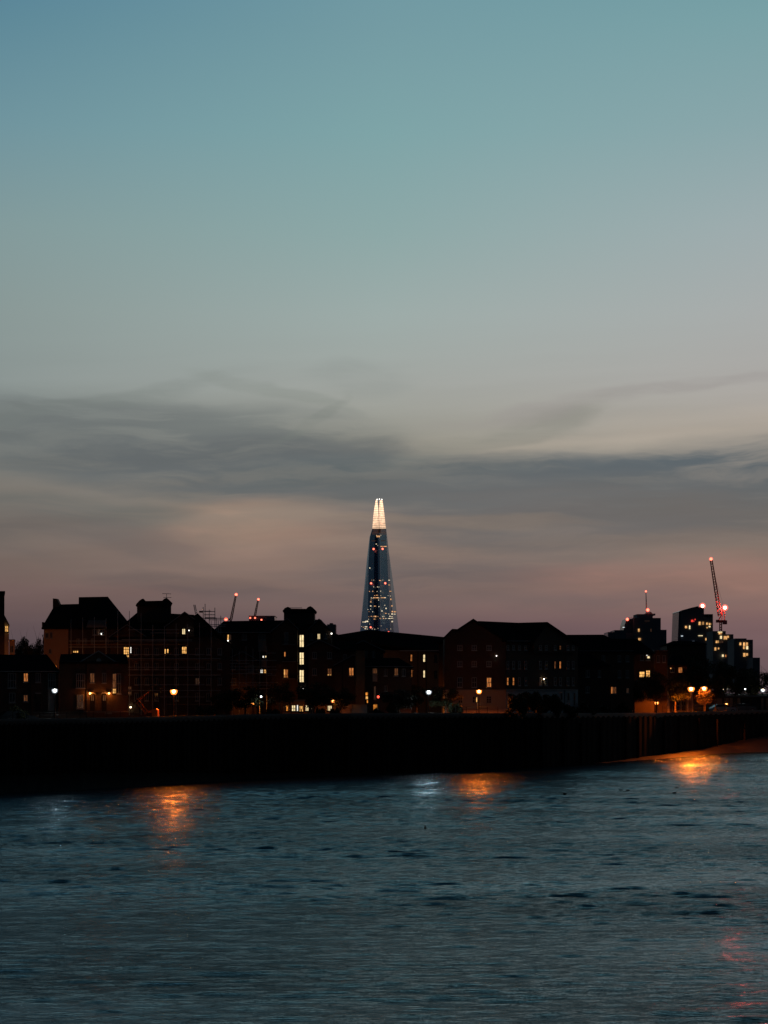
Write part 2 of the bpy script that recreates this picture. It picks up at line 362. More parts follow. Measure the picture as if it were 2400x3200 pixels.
def hip(par, f, xl, yl, xr, yr, depth, r0, r1, m='slate', over=.35, name='roof'):
    a, b = f.pt(xl, yl), f.pt(xr, yr); z0, z1 = a.z, b.z
    fl = a+f.n*over; fr = b+f.n*over; bl = a-f.n*(depth+over); br = b-f.n*(depth+over)
    q0 = f.pt(r0[0], r0[1], -depth/2); q1 = f.pt(r1[0], r1[1], -depth/2)
    vs = [fl, fr, br, bl, q0, q1]; dn = Vector((0, 0, -.18)); vs2 = [v+dn for v in vs[:4]]
    mb = MB().add(vs+vs2, [(0, 1, 5, 4), (1, 2, 5), (2, 3, 4, 5), (3, 0, 4), (0, 6, 7, 1), (1, 7, 8, 2), (2, 8, 9, 3), (3, 9, 6, 0), (9, 8, 7, 6)])
    return mb.build(name, M[m], par)
def gable(par, f, L, A, R, depth, m='slate', t=.22, over=.3, trim='white_paint'):
    """pitched roof end-on: two slabs over a gable; a thin bargeboard on its face"""
    p = [f.pt(*q, over) for q in (L, A, R)]
    dn = Vector((0, 0, -t*1.4))
    MB().prism([p[0], p[1], p[2], p[2]+dn, p[1]+dn, p[0]+dn], -f.n*(depth+over)).build('roof', M[m], par)
    if trim:
        q = [v+f.n*.05+Vector((0, 0, -.03)) for v in p]; d2 = Vector((0, 0, -.14))
        MB().prism([q[0], q[1], q[2], q[2]+d2, q[1]+d2, q[0]+d2], -f.n*.04).build('bargeboard', M[trim], par)
def window(par, f, x0, y0, x1, y1, k='d', cols=2, rows=1, frame='white_paint', arch=False, off=0.0):
    a, b = f.pt(x0, y1, off), f.pt(x1, y0, off); zb, zt = a.z, b.z
    w = (Vector((b.x, b.y, 0))-Vector((a.x, a.y, 0))).dot(f.u); c = (a+b)/2
    h = zt-zb; mb = MB(); u, n, z = f.u, f.n, Vector((0, 0, 1))
    fw = min(.07, w*.12)
    def bar(cu, cz, hu, hz, dn=.05): mb.hexa(c+u*cu+z*cz+n*(dn), u*hu, n*.045, z*hz)
    bar(-w/2+fw/2, 0, fw/2, h/2); bar(w/2-fw/2, 0, fw/2, h/2); bar(0, h/2-fw/2, w/2-fw, fw/2); bar(0, -h/2+fw/2, w/2-fw, fw/2)
    for i in range(1, cols): bar(-w/2+w*i/cols, 0, .028, h/2-fw, .045)
    for j in range(1, rows): bar(0, -h/2+h*j/rows, w/2-fw, .028, .043)
    mb.hexa(c+z*(-h/2-.05)+n*.07, u*(w/2+.06), n*.07, z*.05)
    fr = mb.build('window', M[frame], par)
    pk = {'d': 'glass_dark', 'c': 'lit_cream', 'w': 'lit_white', 'y': 'lit_yellow', 'o': 'lit_orange', 'm': 'lit_dim', 'f': 'lit_fire', 'n': 'lit_faint'}[k]
    MB().hexa(c+n*.015, u*(w/2-fw*.9), n*.012, z*(h/2-fw*.9)).build('pane', M[pk], fr)
    return fr
def plain_window(par, f, x0, y0, x1, y1, m, name='lit_window', off=.05, th=.1):
    return MB().prism([f.pt(x0, y1, off), f.pt(x1, y1, off), f.pt(x1, y0, off), f.pt(x0, y0, off)], -f.n*th).build(name, M[m], par)
def wins(par, f, L, **kw):
    for w in L: window(par, f, *w, **kw)
def chimney(par, f, x0, y0, x1, y1, depth=1.0, m='brick_dark', off=-2.0, pots=2):
    o = rect(par, f, x0, y0, x1, y1, depth, m, 'chimney', off)
    for i in range(pots):
        p = f.pt(x0+(x1-x0)*(i+.5)/pots, y0, off)-f.n*depth/2
        MB().tube(p, p+Vector((0, 0, .4)), .13, .1, 8).build('chimney_pot', M['board'], o)
def bulb(par, p, r, m='spark', name='wall_light'): return MB().ball(p, r, 8).build(name, M[m], par, smooth=True)
def bldg(name, f, label, cat, group=None): return thing(name, ((f.A+f.B)/2)*1+Vector((0, 0, f.g)), label, cat, group)
def drain(par, f, px, yt):
    a = f.pt(px, yt, .06); MB().tube(a, Vector((a.x, a.y, G)), .05, n=6).build('drainpipe', M['iron'], par)
def aerial(x, yb, yt, D, label):
    t = thing('tv_aerial', P(x, yb, D), label, 'aerial')
    a = P(x, yb, D); b = P(x, yt, D); s = D/F
    MB().tube(a, b, .03).build('pole', M['steel'], t)
    mb = MB().tube(P(x-13, yt, D), P(x+14, yt+1, D), .03)
    for i in range(-3, 4): mb.tube(P(x+i*4, yt+.3, D)-Vector((0, .35, 0)), P(x+i*4, yt+.3, D)+Vector((0, .35, 0)), .02)
    mb.build('antenna', M['steel'], t)
    MB().tube(P(x-10, yb-2, D), P(x+15, yb-1.5, D), .03).build('crossbar', M['steel'], t)

# ------------------------------------------------------------------ setting: water, river bed shore, ground
# the far river wall in plan: column, distance, y of its top, height of the mud at its foot, distance of the waterline
BANK = [(-900, 190, 2250, 2.0, 178), (-300, 198, 2249, 1.9, 187), (0, 203, 2247, 1.56, 195), (250, 210, 2244, 1.45, 202.5), (500, 219, 2239, 1.15, 213), (700, 228, 2234, .75, 224), (900, 236, 2230, .45, 232.5),
        (1100, 241, 2229, .2, 239), (1300, 248, 2228, -.1, 246), (1500, 255, 2228, -.25, 251), (1700, 264, 2228, -.1, 262), (1850, 279, 2228, .0, 276), (1950, 291, 2227.5, .12, 286), (2060, 309, 2227, .25, 297),
        (2200, 326, 2223, .8, 316), (2300, 336, 2221, 1.8, 327), (2400, 345, 2218, 2.5, 333), (2700, 375, 2212, 3.0, 360), (3400, 420, 2205, 3, 400)]
bx = np.array([b[0] for b in BANK], float)
def bank(px, k): return float(np.interp(px, bx, [b[k] for b in BANK]))

def build_water():
    tt = np.concatenate([np.array([-60, -20, -8, -4, -2.2, -1.4, -1.0, -.7, -.5, -.4, -.32, -.27])*1.0, np.linspace(-.235, .235, 640), np.array([.27, .32, .4, .5, .7, 1.0, 1.4, 2.2, 4, 8, 20, 60])])
    ys = [-400, -200, -100, -50, -20, 0, 12, 22, 30, 36, 40]
    y = 42.0
    while y < 350:
        ys.append(y); y += .16 if y < 90 else (.22 if y < 150 else .32)
    ys += [352, 356, 362, 370, 380, 400, 430]
    ys = np.array(ys)
    W = np.maximum(np.abs(ys), 42)
    X = tt[None, :]*W[:, None]; Y = np.repeat(ys[:, None], len(tt), 1)
    rng = np.random.default_rng(5)
    Z = np.zeros_like(X)
    n = 90
    for i in range(n):
        lam = .5*(8.0/.5)**(rng.random()**1.7)
        th = math.radians(90+rng.normal(0, 13)+3)
        k = 2*math.pi/lam; kx, ky = k*math.cos(th), k*math.sin(th)
        slope = .044 if lam < 2.0 else .020
        amp = slope/k*.98
        ph = rng.random()*6.283
        # groups of waves: each train comes and goes over the surface
        gx, gy, gp = rng.normal(0, .05), rng.normal(0, .05), rng.random()*6.28
        env = .55+.45*np.sin(gx*X+gy*Y+gp)
        Z += amp*env*np.sin(kx*X+ky*Y+ph+.6*np.sin(.11*X*rng.random()+.09*Y*rng.random()))
    # calmer and rougher lanes
    lane = .85+.28*np.sin(Y*.055+.8*np.sin(X*.03)+1.0)*np.sin(X*.021+Y*.02+.7)+.16*np.sin(Y*.21+X*.05)
    fade = np.clip((Y-40)/4, 0, 1)*np.clip((352-Y)/8, 0, 1)*np.clip((.26-np.abs(tt)[None, :])/.03, 0, 1)
    near_shore = np.clip((bankD(X, Y)-Y)/30, .5, 1)
    Z *= lane*fade*near_shore
    r, c = X.shape
    me = bpy.data.meshes.new('water'); me.vertices.add(r*c)
    me.vertices.foreach_set('co', np.stack([X, Y, Z], -1).astype(np.float32).ravel())
    i = np.arange((r-1)*(c-1)); a = (i//(c-1))*c+i % (c-1)
    q = np.stack([a, a+1, a+1+c, a+c], -1).astype(np.int32)
    me.loops.add(q.size); me.polygons.add(len(q)); me.loops.foreach_set('vertex_index', q.ravel())
    me.polygons.foreach_set('loop_start', np.arange(0, q.size, 4, dtype=np.int32)); me.polygons.foreach_set('use_smooth', np.ones(len(q), dtype=bool))
    me.update(calc_edges=True)
    m = bpy.data.materials.new('river_water'); m.use_nodes = True; nt = m.node_tree; b = nt.nodes['Principled BSDF']
    b.inputs['Base Color'].default_value = (.006, .018, .024, 1); b.inputs['Specular Tint'].default_value = (.60, .90, 1, 1); b.inputs['Roughness'].default_value = .17; b.inputs['IOR'].default_value = 1.333
    tc = nt.nodes.new('ShaderNodeTexCoord'); mp = nt.nodes.new('ShaderNodeMapping'); mp.inputs['Scale'].default_value = (.42, 2.7, 1)
    nt.links.new(tc.outputs['Object'], mp.inputs[0])
    nz = nt.nodes.new('ShaderNodeTexNoise'); nz.inputs['Scale'].default_value = 4.2; nz.inputs['Detail'].default_value = 3; nt.links.new(mp.outputs[0], nz.inputs['Vector'])
    bp = nt.nodes.new('ShaderNodeBump'); bp.inputs['Strength'].default_value = 1; bp.inputs['Distance'].default_value = .17
    nt.links.new(nz.outputs[0], bp.inputs['Height']); nt.links.new(bp.outputs[0], b.inputs['Normal'])
    mp2 = nt.nodes.new('ShaderNodeMapping'); mp2.inputs['Scale'].default_value = (.018, .075, 1); mp2.inputs['Rotation'].default_value = (0, 0, .12); nt.links.new(tc.outputs['Object'], mp2.inputs[0])
    gust = nt.nodes.new('ShaderNodeTexNoise'); gust.inputs['Scale'].default_value = 1; gust.inputs['Detail'].default_value = 5; nt.links.new(mp2.outputs[0], gust.inputs['Vector'])
    gm = nt.nodes.new('ShaderNodeMapRange'); gm.inputs[1].default_value = .35; gm.inputs[2].default_value = .65; gm.inputs[3].default_value = .05; gm.inputs[4].default_value = .14
    nt.links.new(gust.outputs[0], gm.inputs[0]); nt.links.new(gm.outputs[0], bp.inputs['Distance'])
    gl = nt.nodes.new('ShaderNodeBsdfGlossy'); gl.inputs['Color'].default_value = (.70, .90, 1, 1); gl.inputs['Roughness'].default_value = .17  # teal gloss tint stands in for bluer sky reflected in the water
    df = nt.nodes.new('ShaderNodeBsdfDiffuse'); df.inputs['Color'].default_value = (.010, .028, .036, 1)
    fr = nt.nodes.new('ShaderNodeFresnel'); fr.inputs['IOR'].default_value = 1.333; ms = nt.nodes.new('ShaderNodeMixShader')
    for q in (gl, df, fr): nt.links.new(bp.outputs[0], q.inputs['Normal'])
    nt.links.new(fr.outputs[0], ms.inputs[0]); nt.links.new(df.outputs[0], ms.inputs[1]); nt.links.new(gl.outputs[0], ms.inputs[2])
    nt.links.new(ms.outputs[0], [n for n in nt.nodes if n.type == 'OUTPUT_MATERIAL'][0].inputs[0]); nt.nodes.remove(b)
    me.materials.append(m)
    o = bpy.data.objects.new('water', me); C.objects.link(o); tag(o, kind='structure')
def bankD(X, Y):
    px = X/np.maximum(Y, 1)*F+CX
    return np.interp(px, bx, [b[4] for b in BANK])
build_water()

# mud shore between waterline and wall
def shore():
    mb = MB(); xs = np.arange(-900, 3401, 12); rnd = random.Random(3); rows = 8
    rng = np.random.default_rng(8); wob = np.convolve(rng.normal(0, 1, len(xs)+20), np.ones(11)/11, 'same')[:len(xs)]
    vs = []
    for i, px in enumerate(xs):
        Dw, De, zb = bank(px, 1)+.6, bank(px, 4)+wob[i]*.8, bank(px, 3)
        for r in range(rows):
            t = r/(rows-1)*1.35
            D = Dw+(De-Dw)*t
            z = zb*(1-t)**1 if t < 1 else -(t-1)*1.6
            if zb <= 0: z = zb-.3*t-.1
            z += rnd.uniform(-.09, .09)*min(1, zb+.2)*(1 if 0 < r < rows-1 else 0)
            vs.append(((px-CX)/F*D, D, z))
    n = len(xs)
    fs = [(i*rows+r, (i+1)*rows+r, (i+1)*rows+r+1, i*rows+r+1) for i in range(n-1) for r in range(rows-1)]
    mb.add(vs, fs); o = mb.build('mud_shore', M['mud'], smooth=True); tag(o, kind='structure')
shore()
def ground():
    xs = list(range(-900, 3401, 100)); vs = []; fs = []
    for px in xs:
        D = bank(px, 1)+.8; vs.append(((px-CX)/F*D, D, G))
    n = len(xs)
    left = (-9000, 190, G); vs2 = [(-9000, 9000, G), (9000, 9000, G), (9000, 420, G)]
    poly = [left]+vs+[vs2[2], vs2[1], vs2[0]]
    tag(MB().add(poly, [tuple(range(len(poly)))]).build('ground', M['grass']), kind='structure')
ground()
def lane(name, x0, x1, o0, o1, m, z):
    xs = np.arange(x0, x1, 60); vs = []
    for px in xs:
        for o in (o0, o1):
            D = bank(px, 1)+o; vs.append(((px-CX)/F*D, D, z))
    tag(MB().add(vs, [(2*i, 2*i+2, 2*i+3, 2*i+1) for i in range(len(xs)-1)]).build(name, M[m]), kind='structure')
mat('paving', (.20, .18, .16), scale=2, brick=2); mat('asphalt', (.05, .05, .05), scale=8)
lane('path', -300, 2700, 1.2, 4.6, 'paving', G+.004)
lane('road', -300, 2700, 5.2, 10.2, 'asphalt', G+.006)

# river wall: sheet piles, coping, fender piles
def river_wall():
    t = thing('river_wall', P(1200, 'x' and 2165, 244)*Vector((1, 1, 0)) if False else Vector((0, 244, 0)), 'long black sheet pile river wall with pale coping along the far bank', 'river wall')
    def seg(a, b, step=6.0):
        return np.arange(a, b+.1, step)
    xs = seg(-900, 3400, 4); pts = []
    for i, px in enumerate(xs):
        o = .09 if (i//2) % 2 else -.09
        D = bank(px, 1)+o; pts.append(((px-CX)/F*D, D, zat(bank(px, 2), bank(px, 1))-.18))
    vs = []
    for x, y, z in pts: vs += [(x, y, -1.5), (x, y, z)]
    MB().add(vs, [(2*i, 2*i+2, 2*i+3, 2*i+1) for i in range(len(pts)-1)]).build('piling', M['pile'], t)
    xs = seg(-900, 3400, 25); vs = []
    for px in xs:
        D = bank(px, 1); zt = zat(bank(px, 2), D)
        for (o, dz) in ((-.3, -.2), (-.3, 0), (.35, 0), (.35, -.9)):
            d = D+o; vs.append(((px-CX)/F*d, d, zt+dz))
    fs = []
    for i in range(len(xs)-1):
        for k in range(4):
            a, b = i*4+k, i*4+(k+1) % 4; fs.append((a, b, b+4, a+4))
    MB().add(vs, fs).build('coping', M['coping'], t)
    rnd = random.Random(4)
    for px in range(-40, 2440, 62):
        px += rnd.uniform(-14, 14)
        D = bank(px, 1)-.42; x = (px-CX)/F*D; zt = zat(bank(px, 2), D)
        MB().tube((x, D, -1), (x, D, zt-rnd.uniform(.5, 1.6)), .2, .17, 8).build('fender_pile', M['pile'], t)
river_wall()
def railing(x0, x1, step, off, label, h=1.0, zb=None):
    xs = np.arange(x0, x1+.1, step)
    pts = []
    for px in xs:
        D = bank(px, 1)+off; z = zat(bank(px, 2), bank(px, 1)) if zb is None else zb
        pts.append(Vector(((px-CX)/F*D, D, z)))
    t = thing('railing', pts[len(pts)//2], label, 'railing', 'railings on the river wall')
    for p in pts: MB().tube(p, p+Vector((0, 0, h)), .035, n=5).build('post', M['iron'], t)
    for k in (h, h*.55):
        mb = MB()
        for a, b in zip(pts, pts[1:]): mb.tube(a+Vector((0, 0, k)), b+Vector((0, 0, k)), .022, n=4)
        mb.build('rail', M['iron'], t)
railing(1424, 1580, 33, .05, 'thin iron railing on the wall in front of the pink lit stucco ground floor', .75)
railing(2070, 2400, 33, .05, 'long iron railing on the wall before the lamplit terrace at far right', 1.0)
railing(40, 460, 42, .05, 'low iron railing on the wall in front of the left brick terrace', .6)
railing(880, 1100, 31, .05, 'iron railing on the wall below the bright entrance pavilion', .5)

# ------------------------------------------------------------------ buildings, left to right
GR = 'brick housing blocks on the far bank'
# A: tall house cut by the left edge
f = Fac(-190, 248.5, 30, 250); t = bldg('brick_house', f, 'tall dark gabled house cut off by the left edge of the photo', 'house', GR)
wall(t, f, [(-190, 'g'), (14, 'g'), (14, 1853), (-190, 1853)], 9, 'brick_dark')
rect(t, f, -194, 1847, 16, 1853, 9.4, 'slate', 'roof', .2)
wall(t, f, [(14, 'g'), (28, 'g'), (28, 1955), (14, 1927)], 6, 'stucco', 'side_bay', -.3)
wall(t, f, [(14, 1929), (29.5, 1957), (29.5, 1952), (14, 1922)], 6.4, 'slate', 'roof', .1)
window(t, f, 15.5, 1955, 26, 1975, 'y', 2, 2, frame='iron')
f2 = Fac(29, 255.9, 46, 256); t = bldg('annexe', f2, 'small low flat roofed annexe lit dull red at the left edge', 'annexe')
rect(t, f2, 29, 2001, 45, 2232, 5, 'render_ochre'); rect(t, f2, 28, 1998, 46, 2001, 5.4, 'lead', 'roof', .2); window(t, f2, 32, 2018, 42, 2040, 'd')
# B: big steep roof
f = Fac(120, 262, 400, 262); t = bldg('manor_block', f, 'block with a very tall steep slate roof over an orange lit rendered wall', 'apartment block', GR)
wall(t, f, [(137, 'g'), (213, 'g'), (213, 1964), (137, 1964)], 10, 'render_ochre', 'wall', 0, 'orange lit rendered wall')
wall(t, f, [(213.2, 'g'), (392, 'g'), (392, 1964), (213.2, 1964)], 10, 'brick_dark', 'wall', -.1)
hip(t, f, 131, 1962, 262, 1962, 10, (172, 1889), (252, 1887))
hip(t, f, 246, 1962, 391, 1962, 10, (246, 1866), (337, 1864.5))
wall(t, f, [(165, 1925), (180, 1925), (187, 1890), (178, 1871), (165, 1870)], 1.4, 'brick_dark', 'chimney', -4.4)
rect(t, f, 131, 1944, 135, 1963, 1, 'brick_dark', 'chimney', .1)
wall(t, f, [(268, 1965), (334, 1965), (326, 1938), (276, 1938)], 3, 'lead', 'dormer', .3)
wins(t, f, [(142, 1978, 152, 1994, 'd', 2), (156, 1976, 164, 1994, 'd', 2), (153, 2028, 161, 2042, 'd')])
wins(t, f, [(290, 1966, 302, 1984, 'd'), (305, 1966, 312, 1984, 'n'), (315, 1966, 327, 1984, 'd')], off=.35)
window(t, f, 227.5, 2032.5, 246, 2041, 'y', 3, 1, frame='iron')
for px in (240, 262, 285, 330, 350): window(t, f, px, 1996, px+10, 2014, 'd')
bulb(t, f.pt(316.5, 1981, .5), .07)
# F1, F2: front terrace
f = Fac(-140, 220, 184, 223); t = bldg('terrace_house', f, 'low brick terrace house at the left behind the white lantern', 'house', GR)
wall(t, f, [(-140, 'g'), (184, 'g'), (184, 2098), (-140, 2098)], 9, 'brick_dark')
hip(t, f, -142, 2097, 186, 2097, 9, (-142, 2046), (146, 2045))
rect(t, f, -140, 2097, 184, 2099.5, .12, 'white_paint', 'gutter', .4)
wins(t, f, [(24, 2104, 50, 2150, 'd', 3, 2), (73, 2103, 88, 2131, 'o', 2), (111, 2103, 127, 2132, 'd', 2), (150, 2104, 173, 2150, 'd', 3, 2), (73, 2171, 87, 2192, 'm', 2), (28, 2165, 48, 2195, 'd', 2), (-30, 2104, -8, 2131, 'd')])
rect(t, f, 111, 2167, 127, 2222, .1, 'iron', 'door', .04); rect(t, f, 109, 2165, 129, 2168, .3, 'white_paint', 'door_hood', .25); rect(t, f, 150, 2152, 173, 2222, .06, 'stucco', 'bay_panel', .04)
drain(t, f, 98, 2099)
f = Fac(184.2, 222.5, 402, 223.5); t = bldg('gabled_house', f, 'low gabled brick house with two glowing wall lamps and a round medallion', 'house', GR)
wall(t, f, [(184.5, 'g'), (400, 'g'), (400, 2070), (362, 2068), (308, 2033.5), (250, 2068), (184.5, 2068)], 9, 'brick_brown')
hip(t, f, 185, 2068.5, 400, 2069, 9, (190, 2044), (395, 2044))
def strip(par, f, pts, th, m, name, off=.1):
    up = Vector((0, 0, th)); q = [f.pt(x, y, off) for x, y in pts]
    MB().prism([*q, *[v-up for v in q[::-1]]], -f.n*.08).build(name, M[m], par)
strip(t, f, [(184.5, 2067), (250, 2067), (308, 2032), (362, 2067), (401, 2069)], .13, 'white_paint', 'bargeboard', .14)
MB().lathe(f.pt(309, 2065, .02), [(.27, 0), (.27, .05), (.2, .07)], 20, f.n).build('medallion', M['stucco'], t)
wins(t, f, [(238, 2105, 266, 2150, 'd', 4, 2), (281, 2103, 296, 2134, 'm', 2), (319, 2103, 332, 2134, 'd', 2), (364, 2105, 378, 2168, 'd', 2, 2), (240, 2170, 262, 2214, 'n', 2, 2)])
window(t, f, 351.5, 2105, 363, 2150, 'm', 1, 2); window(t, f, 351.5, 2151, 363, 2168, 'y', 1, 2, frame='iron')
for dx in (281, 318):
    o = rect(t, f, dx, 2167, dx+15, 2222, .1, 'iron', 'door', .04); plain_window(o, f, dx+4, 2172, dx+7, 2190, 'lit_dim', 'pane', .08, .03); plain_window(o, f, dx+9, 2172, dx+12, 2190, 'lit_dim', 'pane', .08, .03)
    strip(t, f, [(dx-2, 2168), (dx+2, 2164), (dx+13, 2164), (dx+17, 2168)], .1, 'white_paint', 'door_arch', .2)
for px in (281.5, 340.5):
    o = MB().hexa(f.pt(px, 2163.5, .2), f.u*.12, f.n*.2, Vector((0, 0, .03))).build('lamp_bracket', M['iron'], t)
    bulb(o, f.pt(px, 2166.5, .28), .105, 'sodium_soft', 'lamp_bulb'); point(o, f.pt(px, 2166.5, .45), 'sodium_soft', .35, .08)
rect(t, f, 262, 2224, 402, 2226, 1.5, 'coping', 'step', 1.6); rect(t, f, 328, 2228, 350, 2230, 1.0, 'coping', 'step', 2.6)
drain(t, f, 270, 2068)

# C: scaffolded block
f = Fac(340, 256, 725, 258); t = bldg('scaffolded_block', f, 'wide brick block with a roof cupola wrapped in scaffolding', 'apartment block', GR)
wall(t, f, [(392, 'g'), (719, 'g'), (719, 2016), (664, 1985), (345, 1985), (345, 2100), (392, 2100)], 12, 'brick_dark')
hip(t, f, 345, 1985, 668, 1985, 12, (431, 1912), (606, 1921))
wall(t, f, [(345, 1990), (455, 1990), (397, 1951)], 2, 'brick_dark', 'wall', .4); gable(t, f.off(.4), (340, 1988), (397, 1949), (457, 1987), 3, trim='lead')
wall(t, f, [(520, 1990), (606, 1990), (606, 1934), (590, 1921), (577, 1913), (562, 1921), (520, 1953)], 6, 'brick_dark', 'wall', .8)
gable(t, f.off(.8), (516, 1955), (577, 1910.5), (610, 1934), 6, trim='lead')
wall(t, f, [(606, 1990), (668, 1990), (664, 1960), (618, 1919), (606, 1930)], 6, 'brick_dark', 'wall', -2)
gable(t, f.off(-2), (598, 1928), (618, 1916.5), (722, 2015), 6, trim=None)
wall(t, f, [(430, 1945), (535, 1945), (535, 1893), (430, 1888)], 4.5, 'brick_dark', 'cupola', -3)
wall(t, f, [(426, 1887), (435, 1877), (444, 1871), (449, 1871), (455, 1878), (507, 1877), (513, 1871), (521, 1868), (528, 1874), (539.5, 1885), (535, 1895), (431, 1893)], 5.2, 'slate', 'cupola_roof', -2.6)
wins(t, f, [(385.5, 2021, 404, 2055, 'y', 3, 4), (406.5, 2022, 411, 2041, 'w', 1, 3), (512.5, 2028, 518.5, 2044, 'y', 1, 1), (521.5, 2028, 527, 2041, 'y', 1, 1), (567.5, 2020, 584, 2044, 'y', 3, 2)], frame='iron')
window(t, f, 568.5, 1964.5, 579.5, 1983, 'c', 2, 1, off=.8, frame='iron')
bulb(t, f.pt(590.5, 1970, 1.2), .07)
for y0, y1 in ((2025, 2046), (2072, 2092), (2118, 2140), (2165, 2190)):
    for px in (420, 452, 482, 545, 610, 645, 680):
        window(t, f, px, y0, px+13, y1, 'd' if (px, y0) not in ((610, 2118),) else 'n')
wins(t, f, [(400.5, 2145, 411, 2154, 'm', 2), (400.5, 2161, 411, 2170, 'm', 2)]); bulb(t, f.pt(408, 2210, .3), .1, 'lamp_warm')
aerial(520.5, 1869, 1855, 259.5, 'thin tv aerial standing on the cupola of the scaffolded block')

def scaffold(label, f, x0, x1, step, levels, bottom, topf, boards=()):
    t = bldg('scaffold', f, label, 'scaffold', 'scaffolds on the far bank')
    xs = np.arange(x0, x1+.1, step)
    for i, px in enumerate(xs):
        for off in (0, -1.1):
            a = f.pt(px, bottom, off); a.z = max(a.z, G); MB().tube(a, f.pt(px, topf(px, i), off), .03, n=5).build('standard', M['steel'], t)
    for (y, xa, xb) in levels:
        MB().tube(f.pt(xa, y, .03), f.pt(xb, y, .03), .028, n=5).build('ledger', M['steel'], t)
    for (y, xa, xb) in boards:
        rect(t, f, xa, y, xb, y+2.2, 1.1, 'board', 'board', -.05)
    return t
f = Fac(215, 253.4, 690, 255.4)
scaffold('tall lattice of scaffolding across the cupola block and steep roof', f, 222, 680, 36.5,
         [(1968, 400, 560), (1978, 470, 560), (1999, 380, 600), (2003, 215, 600), (2022, 215, 395), (2045, 330, 640), (2058, 240, 690), (2085, 400, 640), (2093, 400, 650), (2110, 400, 690), (2140, 430, 640), (2158, 400, 690), (2178, 500, 640)],
         2235, lambda px, i: [1936, 1930, 1928, 1932, 1908, 1909, 1915, 1952, 1957, 1948, 1950, 1946, 1940][i % 13], [(2013, 215, 590), (2061, 350, 680), (2108, 400, 690), (2200, 520, 690)])
f = Fac(630, 259, 865, 264)
scaffold('scaffolding bay with pale horizontal rails beside the white lit stairwell', f, 640, 850, 21.5,
         [(2041, 835, 862), (2064, 640, 865), (2073, 680, 780), (2084, 680, 862), (2093, 680, 865), (2105, 650, 850), (2110, 835, 862), (2133, 670, 865), (2141, 680, 850), (2152, 660, 850), (2178, 660, 830), (2200, 640, 800)],
         2235, lambda px, i: 2020+(i % 3)*7-(i > 8)*2, [(2057, 655, 700), (2104, 660, 860), (2152, 660, 830)])
f = Fac(600, 262, 760, 262); t = bldg('rooftop_scaffold', f, 'small scaffold tower with a leaning ladder on the gable roofs', 'scaffold', 'scaffolds on the far bank')
for px, yt in ((635, 1897), (641, 1887), (654, 1905), (671.5, 1899)):
    for off in (0, -1.2): MB().tube(f.pt(px, 1962, off), f.pt(px, yt, off), .045, n=5).build('standard', M['steel'], t)
for y, xa, xb in ((1911, 638, 673), (1921, 638, 673), (1910, 636, 660), (1932, 632, 710), (1937, 652, 700), (1952, 640, 705), (1957, 640, 705)):
    MB().tube(f.pt(xa, y, .05), f.pt(xb, y, .05), .045, n=5).build('ledger', M['steel'], t)
rect(t, f, 640, 1929, 672, 1933, 1.2, 'board', 'board', -.05)
for px, yt in ((676, 1930), (690, 1924), (682, 1940)): MB().tube(f.pt(px, 1990, 0), f.pt(px, yt, 0), .04, n=5).build('standard', M['steel'], t)
mb = MB()
for dx in (0, 5): mb.tube(f.pt(611+dx, 1919, .6), f.pt(605+dx, 1890, .2), .04, n=5)
for k in range(8): mb.tube(f.pt(610.5-k*.75, 1916-k*3.5, .55), f.pt(615.5-k*.75, 1916-k*3.5, .55), .03, n=5)
mb.build('ladder', M['steel'], t)
rect(t, f, 622, 1909, 633, 1914, .6, 'crane_paint', 'hoist_box', 0)

# D: long brick block, bays, stairwell
f = Fac(655, 273, 860, 273); t = bldg('brick_block', f, 'long red brick block behind the right scaffold with a dark ridge roof', 'apartment block', GR)
wall(t, f, [(668, 'g'), (850, 'g'), (850, 1976), (668, 1976)], 11, 'brick_red')
hip(t, f, 660, 1976, 905, 1975, 11, (699, 1941), (892, 1938))
rect(t, f, 668, 1975, 850, 1977.5, .12, 'white_paint', 'gutter', .4)
wins(t, f, [(697, 1983, 704, 2000, 'd'), (710, 1983, 716, 2000, 'y', 1), (718, 1983, 723, 2000, 'n', 1), (756, 1981, 771, 2000, 'd', 3), (807, 1981, 831, 2000, 'd', 5)])
rect(t, f, 807, 2002, 832, 2036, .1, 'stucco', 'panel', .05); rect(t, f, 815, 2060, 832, 2086, .1, 'stucco', 'panel', .05)
wins(t, f, [(807, 2038, 817, 2057, 'd', 2), (820, 2049, 826, 2056, 'w', 1), (829, 2049, 832.5, 2055, 'c', 1), (813.5, 2091, 822, 2104, 'w', 2, 2), (824, 2091, 832, 2104, 'y', 2, 2), (720, 2040, 733, 2058, 'd'), (756, 2040, 770, 2058, 'd'), (720, 2090, 733, 2108, 'd'), (760, 2090, 773, 2108, 'd')], frame='iron')
plain_window(t, f, 711, 2000.5, 714, 2004, 'spark', 'lamp', .2, .1)
f = Fac(700, 266, 806, 266); t = bldg('small_house', f, 'small gabled house half hidden behind the pale scaffold rails', 'house', GR)
wall(t, f, [(712, 'g'), (802, 'g'), (802, 2059), (758, 2036), (712, 2056)], 6, 'brick_dark'); gable(t, f, (706, 2059), (758, 2034), (806, 2061), 6, trim='lead')
wins(t, f, [(722, 2072, 736, 2092, 'd'), (775, 2078, 793, 2100, 'd', 3), (724, 2120, 738, 2140, 'd')])
f = Fac(847, 268.5, 936, 268.5); t = bldg('gabled_bay_block', f, 'narrow gabled block with dark balconies left of the bright stairwell', 'apartment block', GR)
wall(t, f, [(850, 'g'), (930, 'g'), (930, 1966), (897, 1933), (855, 1966), (850, 1969)], 9, 'brick_brown')
gable(t, f, (846, 1971), (897, 1930), (934, 1965), 9, trim='lead')
